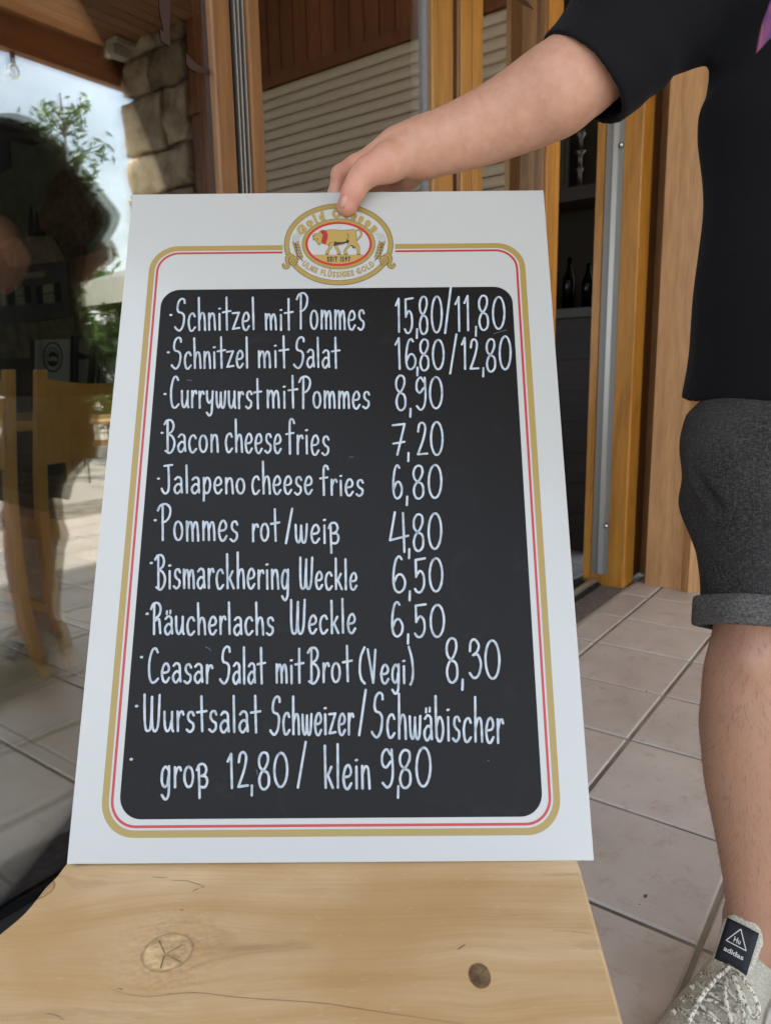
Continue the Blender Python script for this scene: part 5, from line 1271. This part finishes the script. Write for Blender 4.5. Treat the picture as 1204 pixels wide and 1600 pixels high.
# print on the chest: signed distance to its lower left edge
vv_ = vt; cm = (vv_ - np.array([0, 0, 1.])) @ M
px_ = cx_ + f_ * cm[:, 0] / cm[:, 2]; py_ = cy_ - f_ * cm[:, 1] / cm[:, 2]
q_ = (vt - C0) @ AX.T
rp = np.interp(np.array([0.]), [0], [0])
# wedge in torso coordinates: between two edges rising to the right
p0 = (np.array(W(1164, 98, 1.0)) - C0) @ AX.T; p1 = (np.array(W(1184, -20, 1.0)) - C0) @ AX.T; p2 = (np.array(W(1230, 20, 1.0)) - C0) @ AX.T
def side(a, b, x, z): return ((b[0] - a[0]) * (z - a[2]) - (b[2] - a[2]) * (x - a[0])) / math.hypot(b[0] - a[0], b[2] - a[2])
d1 = -side(p0, p1, q_[:, 0], q_[:, 2]); d2 = side(p0, p2, q_[:, 0], q_[:, 2])
pr_ = np.minimum(np.minimum(d1, d2), np.minimum(.12 - q_[:, 0], 1.66 - q_[:, 2])); pr_ = np.where(q_[:, 1] > 0.02, pr_, -.1)
a_l = tee.data.attributes.new('print', 'FLOAT', 'POINT'); a_l.data.foreach_set('value', pr_.astype('f4'))
# stitched hems
def hem_ring(zoff, name):
    mb = MB(); pts = []
    for t_ in np.linspace(0, 2 * math.pi, 60, endpoint=False): pts.append(0)
# shorts
hemc = W(1213, 984, 1.085)
hemax = np.array(hipL) - hemc; hemax /= np.linalg.norm(hemax)
def tilt(p): return (p - hemc.astype('f4')) @ hemax.astype('f4')
def shorts_raw(p):
    q = (p - C0.astype('f4')) @ AX.T.astype('f4'); z = q[..., 2]
    d = ball(q, (0, .0, .93), 1, (np.eye(3), np.array([.240, .145, .22])))
    l1 = chain(p, [T(-.115, 0, .88), T(-.112, .01, .80), hemc + hemax * .12, hemc - hemax * .06], [.132, .128, .107, .112], .03)
    l2 = chain(p - shift.astype('f4'), [T(-.145, 0, .88), T(-.135, .01, .80), hemc + hemax * .12, hemc - hemax * .06], [.125, .125, .109, .112], .03)
    d = smin(d, l1, .03); d = smin(d, l2, .02)
    x_ = q[..., 0]; y_ = q[..., 1]; d = d + np.maximum(z - .932, 0) * .42
    d = d + .005 * np.sin(45 * z + 14 * x_ + 2 * np.sin(20 * y_)) * np.exp(-((z - .79) / .06) ** 2) + .002 * np.sin(30 * x_ + 22 * z)
    g_ = cap_(q, (-.262, .03, .845), (-.20, .10, .775), .004, .004); d = d + .007 * np.exp(-(np.maximum(g_, 0) / .009) ** 2)
    return d
def shorts_fn(p):
    q = (p - C0.astype('f4')) @ AX.T.astype('f4'); d0 = shorts_raw(p)
    cut = smax(d0, q[..., 2] - 1.0, .004)
    t1 = tilt(p); t2 = tilt(p - shift.astype('f4'))
    t_ = np.where(q[..., 0] < .015, t1, t2)
    cut = smax(cut, -t_, .003)
    return smax(cut, -(d0 + .010), .003)
vs2, qs2 = sdf_mesh(shorts_fn, (.98, -.46, .56), (1.74, .44, 1.02), .0048)
vs2 = relax(vs2, qs2, 1)
make('shorts', vs2.tolist(), [tuple(f) for f in qs2], m_denim, man, smooth=True)
def cuff_fn(p):
    d0 = cap_(p, hemc + hemax * .12, hemc - hemax * .08, .1165, .1165)
    d0 = d0 + .0025 * np.sin(7 * np.arctan2((p - hemc) @ foot_side, (p - hemc) @ foot_dir))
    t_ = tilt(p); cut = smax(d0, np.abs(t_ - .018) - .0225, .005)
    return smax(cut, -(d0 + .012), .004)
vc, qc = sdf_mesh(cuff_fn, hemc - .15, hemc + .15, .004)
for sh_ in (np.zeros(3), shift): make('cuff', (vc + sh_).tolist(), [tuple(f) for f in qc], m_cuff, man, smooth=True)
# hair
def hair_fn(p):
    q = (p - C0.astype('f4')) @ AX.T.astype('f4')
    q = q - np.array([0, .175, -.045], 'f4')
    d = ball(q, (0, .005, 1.985), 1, (np.eye(3), np.array([.098, .118, .122])))
    d = smax(d, -(ball(q, (0, .12, 1.92), 1, (np.eye(3), np.array([.085, .09, .095])))), .01)
    d = smax(d, 1.90 - q[..., 2] + .25 * np.maximum(q[..., 1], 0), .01)
    return d + .003 * np.sin(90 * q[..., 0]) * np.sin(70 * q[..., 1])
vh, qh = sdf_mesh(hair_fn, (.98, -.25, 1.78), (1.56, .28, 2.14), .005)
make('hair', vh.tolist(), [tuple(f) for f in qh], mat('brown_hair', (.05, .028, .014), .6), man, smooth=True)
# eyes and brows
m_eye = mat('eye', (.7, .68, .64), .15); m_iris = mat('iris', (.06, .035, .02), .15); m_brow = bpy.data.materials['brown_hair']
for s_ in (-1, 1):
    ec = T(s_ * .036, .112 + .175, 1.945 - .045)
    def eb(rx, rz, dy, nm_, mm_):
        V = []; n_ = 16
        for k in range(n_): a_q = 2 * math.pi * k / n_; V.append(ec + RR * rx * math.cos(a_q) + ZZ * rz * math.sin(a_q) + QQ * (dy - .12 * rx * abs(math.cos(a_q))))
        V.append(ec + QQ * (dy + .0015)); make(nm_, V, [(k, (k + 1) % n_, n_) for k in range(n_)], mm_, man, smooth=True)
    eb(.014, .0062, .0168, 'eye', m_eye); eb(.0058, .0058, .0186, 'iris', m_iris)
    MB().tube(catmull([ec + RR * s_ * -.018 + ZZ * .020 + QQ * .020, ec + ZZ * .025 + QQ * .021, ec + RR * s_ * .020 + ZZ * .019 + QQ * .010], 4), .0035, 6).build('eyebrow', m_brow, man, smooth=True)
MB().tube([T(-.020, .129 + .175, 1.866 - .045), T(0, .137 + .175, 1.865 - .045), T(.020, .129 + .175, 1.866 - .045)], .0035, 6).build('lips', mat('lips', (.42, .17, .13), .45), man, smooth=True)
# fine hair on the shin
V = []; F = []
sk = np.array(vl); fn_ = np.array(ql); fc = sk[fn_].mean(1); nr = np.cross(sk[fn_[:, 2]] - sk[fn_[:, 0]], sk[fn_[:, 3]] - sk[fn_[:, 1]]); nr /= np.linalg.norm(nr, axis=1)[:, None] + 1e-9
idx = np.where((fc[:, 2] > .14) & (fc[:, 2] < .66))[0]
for i in rng.choice(idx, 2200):
    p = fc[i]; n_ = nr[i]; ln_h = rng.uniform(.008, .018)
    dn = np.array([rng.normal(0, .35), rng.normal(0, .35), -1.]); dn /= np.linalg.norm(dn); d_ = dn * .85 + n_ * .35
    s_ = np.cross(d_, n_); s_ /= np.linalg.norm(s_) + 1e-9; s_ *= .00012; k = len(V)
    m1 = p + d_ * ln_h * .5 + n_ * .0006; e_ = p + d_ * ln_h - n_ * .001
    for sh_ in (np.zeros(3),): V += [p - s_, p + s_, m1 + s_, m1 - s_, e_]; F += [(k, k + 1, k + 2, k + 3), (k + 3, k + 2, k + 4)]
make('leg_hair', V, F, mat('fine_brown_hair', (.13, .07, .04), .6), man, kind='stuff')

# trainers
m_knit = mat('off_white_knit', (.60, .58, .50), .9)
v = coords(m_knit, (1, 1, 1)); vo = N(m_knit, 'ShaderNodeTexVoronoi', Scale=330.); L(m_knit, v, vo.inputs['Vector'])
nz_ = N(m_knit, 'ShaderNodeTexNoise', Scale=30., Detail=3.); L(m_knit, v, nz_.inputs['Vector'])
c = ramp(m_knit, vo.outputs['Distance'], [(.15, (.68, .65, .56)), (.5, (.40, .37, .30))]); c = mixc(m_knit, .25, c, ramp(m_knit, nz_.outputs['Fac'], [(.4, (.62, .60, .52)), (.6, (.42, .46, .34))]))
L(m_knit, c, P_(m_knit).inputs['Base Color']); inv = N(m_knit, 'ShaderNodeMath', operation='SUBTRACT'); inv.inputs[0].default_value = 1; L(m_knit, vo.outputs['Distance'], inv.inputs[1]); bump(m_knit, inv.outputs[0], .7, .0015)
m_rope = mat('speckled_rope_lace', (.62, .60, .50), .85)
v = coords(m_rope); nz_ = N(m_rope, 'ShaderNodeTexNoise', Scale=230., Detail=1.); L(m_rope, v, nz_.inputs['Vector'])
L(m_rope, ramp(m_rope, nz_.outputs['Fac'], [(.50, (.66, .63, .53)), (.58, (.22, .20, .16))]), P_(m_rope).inputs['Base Color'])
m_foam = mat('off_white_sole', (.66, .64, .58), .6); m_navy = mat('navy_sock', (.012, .016, .028), .85); m_tag = mat('black_woven_label', (.010, .012, .018), .75); m_tagw = mat('white_label_print', (.62, .62, .62), .7)
def FT(u, s, z, off=np.zeros(3)): return heel + foot_dir * u + foot_side * s + ZZ * z + off
FAX = np.array([foot_dir, foot_side, ZZ])
def upper_fn(p):
    q = (p - heel.astype('f4')) @ FAX.T.astype('f4'); u, s, z = q[..., 0], q[..., 1], q[..., 2]
    c_s = interp(u, [-.02, .1, .2, .3, .36], [0, 0, .004, .008, .006])
    hw = interp(u, [-.02, 0, .05, .12, .20, .27, .32, .35, .365], [.012, .038, .047, .046, .060, .067, .059, .040, .01])
    ht = interp(u, [-.02, 0, .04, .08, .12, .17, .24, .31, .35, .37], [.085, .10, .10, .108, .104, .092, .076, .062, .050, .030])
    zc = .02; hz = np.maximum(ht - zc, .01)
    l = (np.abs((s - c_s) / hw) ** 2.4 + np.abs((z - zc) / hz) ** 2.4) ** (1 / 2.4)
    d = (l - 1) * np.minimum(hw, hz) * .8
    d = smax(d, u - .358, .02); d = smax(d, -.018 - u, .02); d = smax(d, .018 - z, .004)
    # collar opening
    op = cap_(p, ankle - ZZ * .035 - foot_dir * .008, ankle + ZZ * .2 - foot_dir * .008, .040, .050); d = smax(d, -op, .008)
    # tongue
    tq = cap_(p, FT(.140, 0, .088), FT(.104, 0, .128), .028, .031)
    ta = FT(.104, 0, .128) - FT(.140, 0, .088); tn = np.cross(ta / np.linalg.norm(ta), foot_side); tn /= np.linalg.norm(tn)
    if tn @ foot_dir < 0: tn = -tn
    dist_ = (p - (FT(.120, 0, .110) + tn * .004).astype('f4')) @ tn.astype('f4')
    side_ = (p - FT(.120, 0, .110).astype('f4')) @ foot_side.astype('f4')
    dist_ = dist_ + 6 * side_ ** 2
    tq = smax(tq, np.abs(dist_) - .0055, .004)
    return smin(d, tq, .006)
vu, qu = sdf_mesh(upper_fn, FT(.17, 0, .11) - np.array([.24, .12, .12]), FT(.17, 0, .11) + np.array([.24, .12, .15]), .0034)
vu = relax(vu, qu, 1)
ta = FT(.104, 0, .128) - FT(.140, 0, .088); ta_ = ta / np.linalg.norm(ta); tn = np.cross(ta_, foot_side); tn /= np.linalg.norm(tn)
if tn @ foot_dir < 0: tn = -tn
tc_ = FT(.120, 0, .110) + tn * .0112
def tagp(s, a, h=0.): return tc_ + foot_side * s + ta_ * a + tn * (h - 6 * s * s)
def shoe(off):
    parts = []
    make('shoe_upper', (vu + off).tolist(), [tuple(f) for f in qu], m_knit, man, smooth=True)
    n = 44; mb = MB(); prof = []
    for k in range(n):
        t_ = 2 * math.pi * k / n; u = .172 + .197 * math.cos(t_)
        hw = float(np.interp(u, [-.03, 0, .05, .12, .20, .27, .32, .352, .369], [.004, .044, .053, .051, .065, .073, .066, .044, .004])); cs_ = float(np.interp(u, [0, .2, .3, .37], [0, .004, .008, .006]))
        prof.append((u, cs_ + hw * (1 if math.sin(t_) >= 0 else -1)))
    for z_, g_ in ((0.001, .95), (.008, 1.0), (.026, 1.0), (.036, .96)):
        for u, s in prof: mb.v.append(tuple(FT(.172 + (u - .172) * g_, s * g_, z_ + (.012 if u > .3 and z_ > .02 else 0) * (u - .3) / .07, off)))
    for r in range(3):
        for k in range(n): mb.f.append((r * n + k, r * n + (k + 1) % n, (r + 1) * n + (k + 1) % n, (r + 1) * n + k))
    mb.f.append(tuple(range(n))); mb.f.append(tuple(3 * n + k for k in reversed(range(n))))
    mb.build('sole', m_foam, man, smooth=True)
    # label on the tongue
    def tp(*a, **k): return tagp(*a, **k) + off
    rows = []; V = []; F = []
    for j in range(7):
        for i in range(7): V.append(tp(-.024 + .048 * i / 6, -.026 + .064 * j / 6, .0006))
    for j in range(6):
        for i in range(6): F.append((j * 7 + i, j * 7 + i + 1, j * 7 + i + 8, j * 7 + i + 7))
    lb = make('tongue_label', V, F, m_tag, man, smooth=True); md = lb.modifiers.new('thick', 'SOLIDIFY'); md.thickness = .0012
    def bar_(a, b, w_=.0007):
        n_ = 6; V = []; F = []; a = np.array(a); b = np.array(b); d_ = (b - a) / np.linalg.norm(b - a); nn = np.array([-d_[1], d_[0]]) * w_
        for k in range(n_ + 1):
            p = a + (b - a) * k / n_; V += [tp(*(p + nn), h=.0022), tp(*(p - nn), h=.0022)]
        return V, [(2 * k, 2 * k + 1, 2 * k + 3, 2 * k + 2) for k in range(n_)]
    V = []; F = []
    for a, b in (((-.015, .006), (.015, .006)), ((.015, .006), (0, .031)), ((0, .031), (-.015, .006))):
        v_, f__ = bar_(a, b); k = len(V); V += v_; F += [tuple(i + k for i in q) for q in f__]
    make('label_triangle', V, F, m_tagw, lb, base=None)
    for txt, wid, cyy, hgt, nm_ in (('Hu', .010, .0095, .0080, 'label_letters'), ('adidas', .029, -.009, .0072, 'label_wordmark')):
        sgn = 1
        cu = bpy.data.curves.new('glyph', 'FONT'); cu.body = txt; cu.size = 1; cu.offset = .02; ob = bpy.data.objects.new('glyph', cu); COL.link(ob); bpy.context.view_layer.update()
        me = bpy.data.meshes.new_from_object(ob.evaluated_get(bpy.context.evaluated_depsgraph_get())); xs = [v.co.x for v in me.vertices]; ys = [v.co.y for v in me.vertices]
        x0, x1, y0, y1 = min(xs), max(xs), min(ys), max(ys)
        V = [tp(TSG * (-.5 + (v.co.x - x0) / (x1 - x0)) * wid, cyy + (v.co.y - y0) / (y1 - y0) * hgt, h=.0022) for v in me.vertices]
        F = [tuple(p.vertices) for p in me.polygons]; COL.unlink(ob); bpy.data.objects.remove(ob)
        make(nm_, V, F, m_tagw, lb)
    # laces
    def lace(pts, name='lace', r=.0034):
        MB().tube(catmull([np.array(p) for p in pts], 6), r, 7).build(name, m_rope, man, smooth=True)
    def top_z(u, s):
        hw = float(np.interp(u, [0, .05, .12, .20, .27, .32], [.036, .044, .043, .056, .062, .054])); ht = float(np.interp(u, [.08, .12, .17, .24, .31], [.108, .104, .092, .076, .062]))
        x = min(.98, abs((s - .004) / hw)); return .02 + (ht - .02) * (1 - x ** 2.4) ** (1 / 2.4) + .003
    def LP_(u, s, e=0.): return FT(u, s, top_z(u, s) + e, off)
    us = [.172, .198, .224, .250]
    for k, u in enumerate(us):
        w_ = .028 + .0025 * k
        lace([LP_(u - .006, -w_), LP_(u + .006, -w_ * .4, .002), LP_(u + .010, w_ * .3, .002), LP_(u + .016, w_)])
        if k < 3: lace([LP_(u + .014, w_ + .002), LP_(u + .018, w_ * .2, .0045), LP_(u + .022, -w_)], r=.0031)
        for s_ in (-1, 1):
            MB().tube([LP_(u, s_ * (w_ + .001), .0006), LP_(u + .006, s_ * (w_ + .003), .0002)], .0040, 8).build('eyelet_loop', m_rope, man, smooth=True)
    kx = LP_(.166, .004, .012)
    k_s = np.array([0, 0, 0.])
    MB().lathe([(.001, -.008), (.008, -.005), (.010, 0), (.008, .005), (.001, .008)], kx, 12).build('lace_knot', m_rope, man, smooth=True)
    f_s = -1
    lace([kx, kx + foot_dir * .012 + foot_side * LSG * .025 + ZZ * .012, kx + foot_dir * .022 + foot_side * LSG * .052 - ZZ * .010, kx + foot_dir * .034 + foot_side * LSG * .050 - ZZ * .022, kx + foot_dir * .018 + foot_side * LSG * .022 - ZZ * .002, kx], 'lace_loop')
    lace([kx, kx + foot_dir * .02 + foot_side * LSG * .018 + ZZ * .008, kx + foot_dir * .052 + foot_side * LSG * .044 - ZZ * .014, kx + foot_dir * .070 + foot_side * LSG * .040 - ZZ * .026, kx + foot_dir * .045 + foot_side * LSG * .015 - ZZ * .008, kx], 'lace_loop')
    lace([kx, kx + foot_dir * .035 - foot_side * LSG * .004 + ZZ * .006, kx + foot_dir * .075 - foot_side * LSG * .010 - ZZ * .006, kx + foot_dir * .115 - foot_side * LSG * .012 - ZZ * .028], 'lace_end')
    MB().tube([ankle - ZZ * .08 + off, ankle - ZZ * .045 + off, ankle - ZZ * .028 + off], [.046, .045, .044], 24).build('sock', m_navy, man, smooth=True)
TSG = 1; LSG = 1
shoe(np.zeros(3)); shoe(shift)

# ------------------------------------------------------------------ to metres
def finish():
    for me in bpy.data.meshes: me.transform(Matrix.Scale(S, 4))
    for o in bpy.data.objects:
        if o.type in ('MESH', 'EMPTY'): o.location = o.location * S
        for md in o.modifiers:
            if md.type == 'BEVEL': md.width *= S
            if md.type == 'SOLIDIFY': md.thickness *= S
finish()
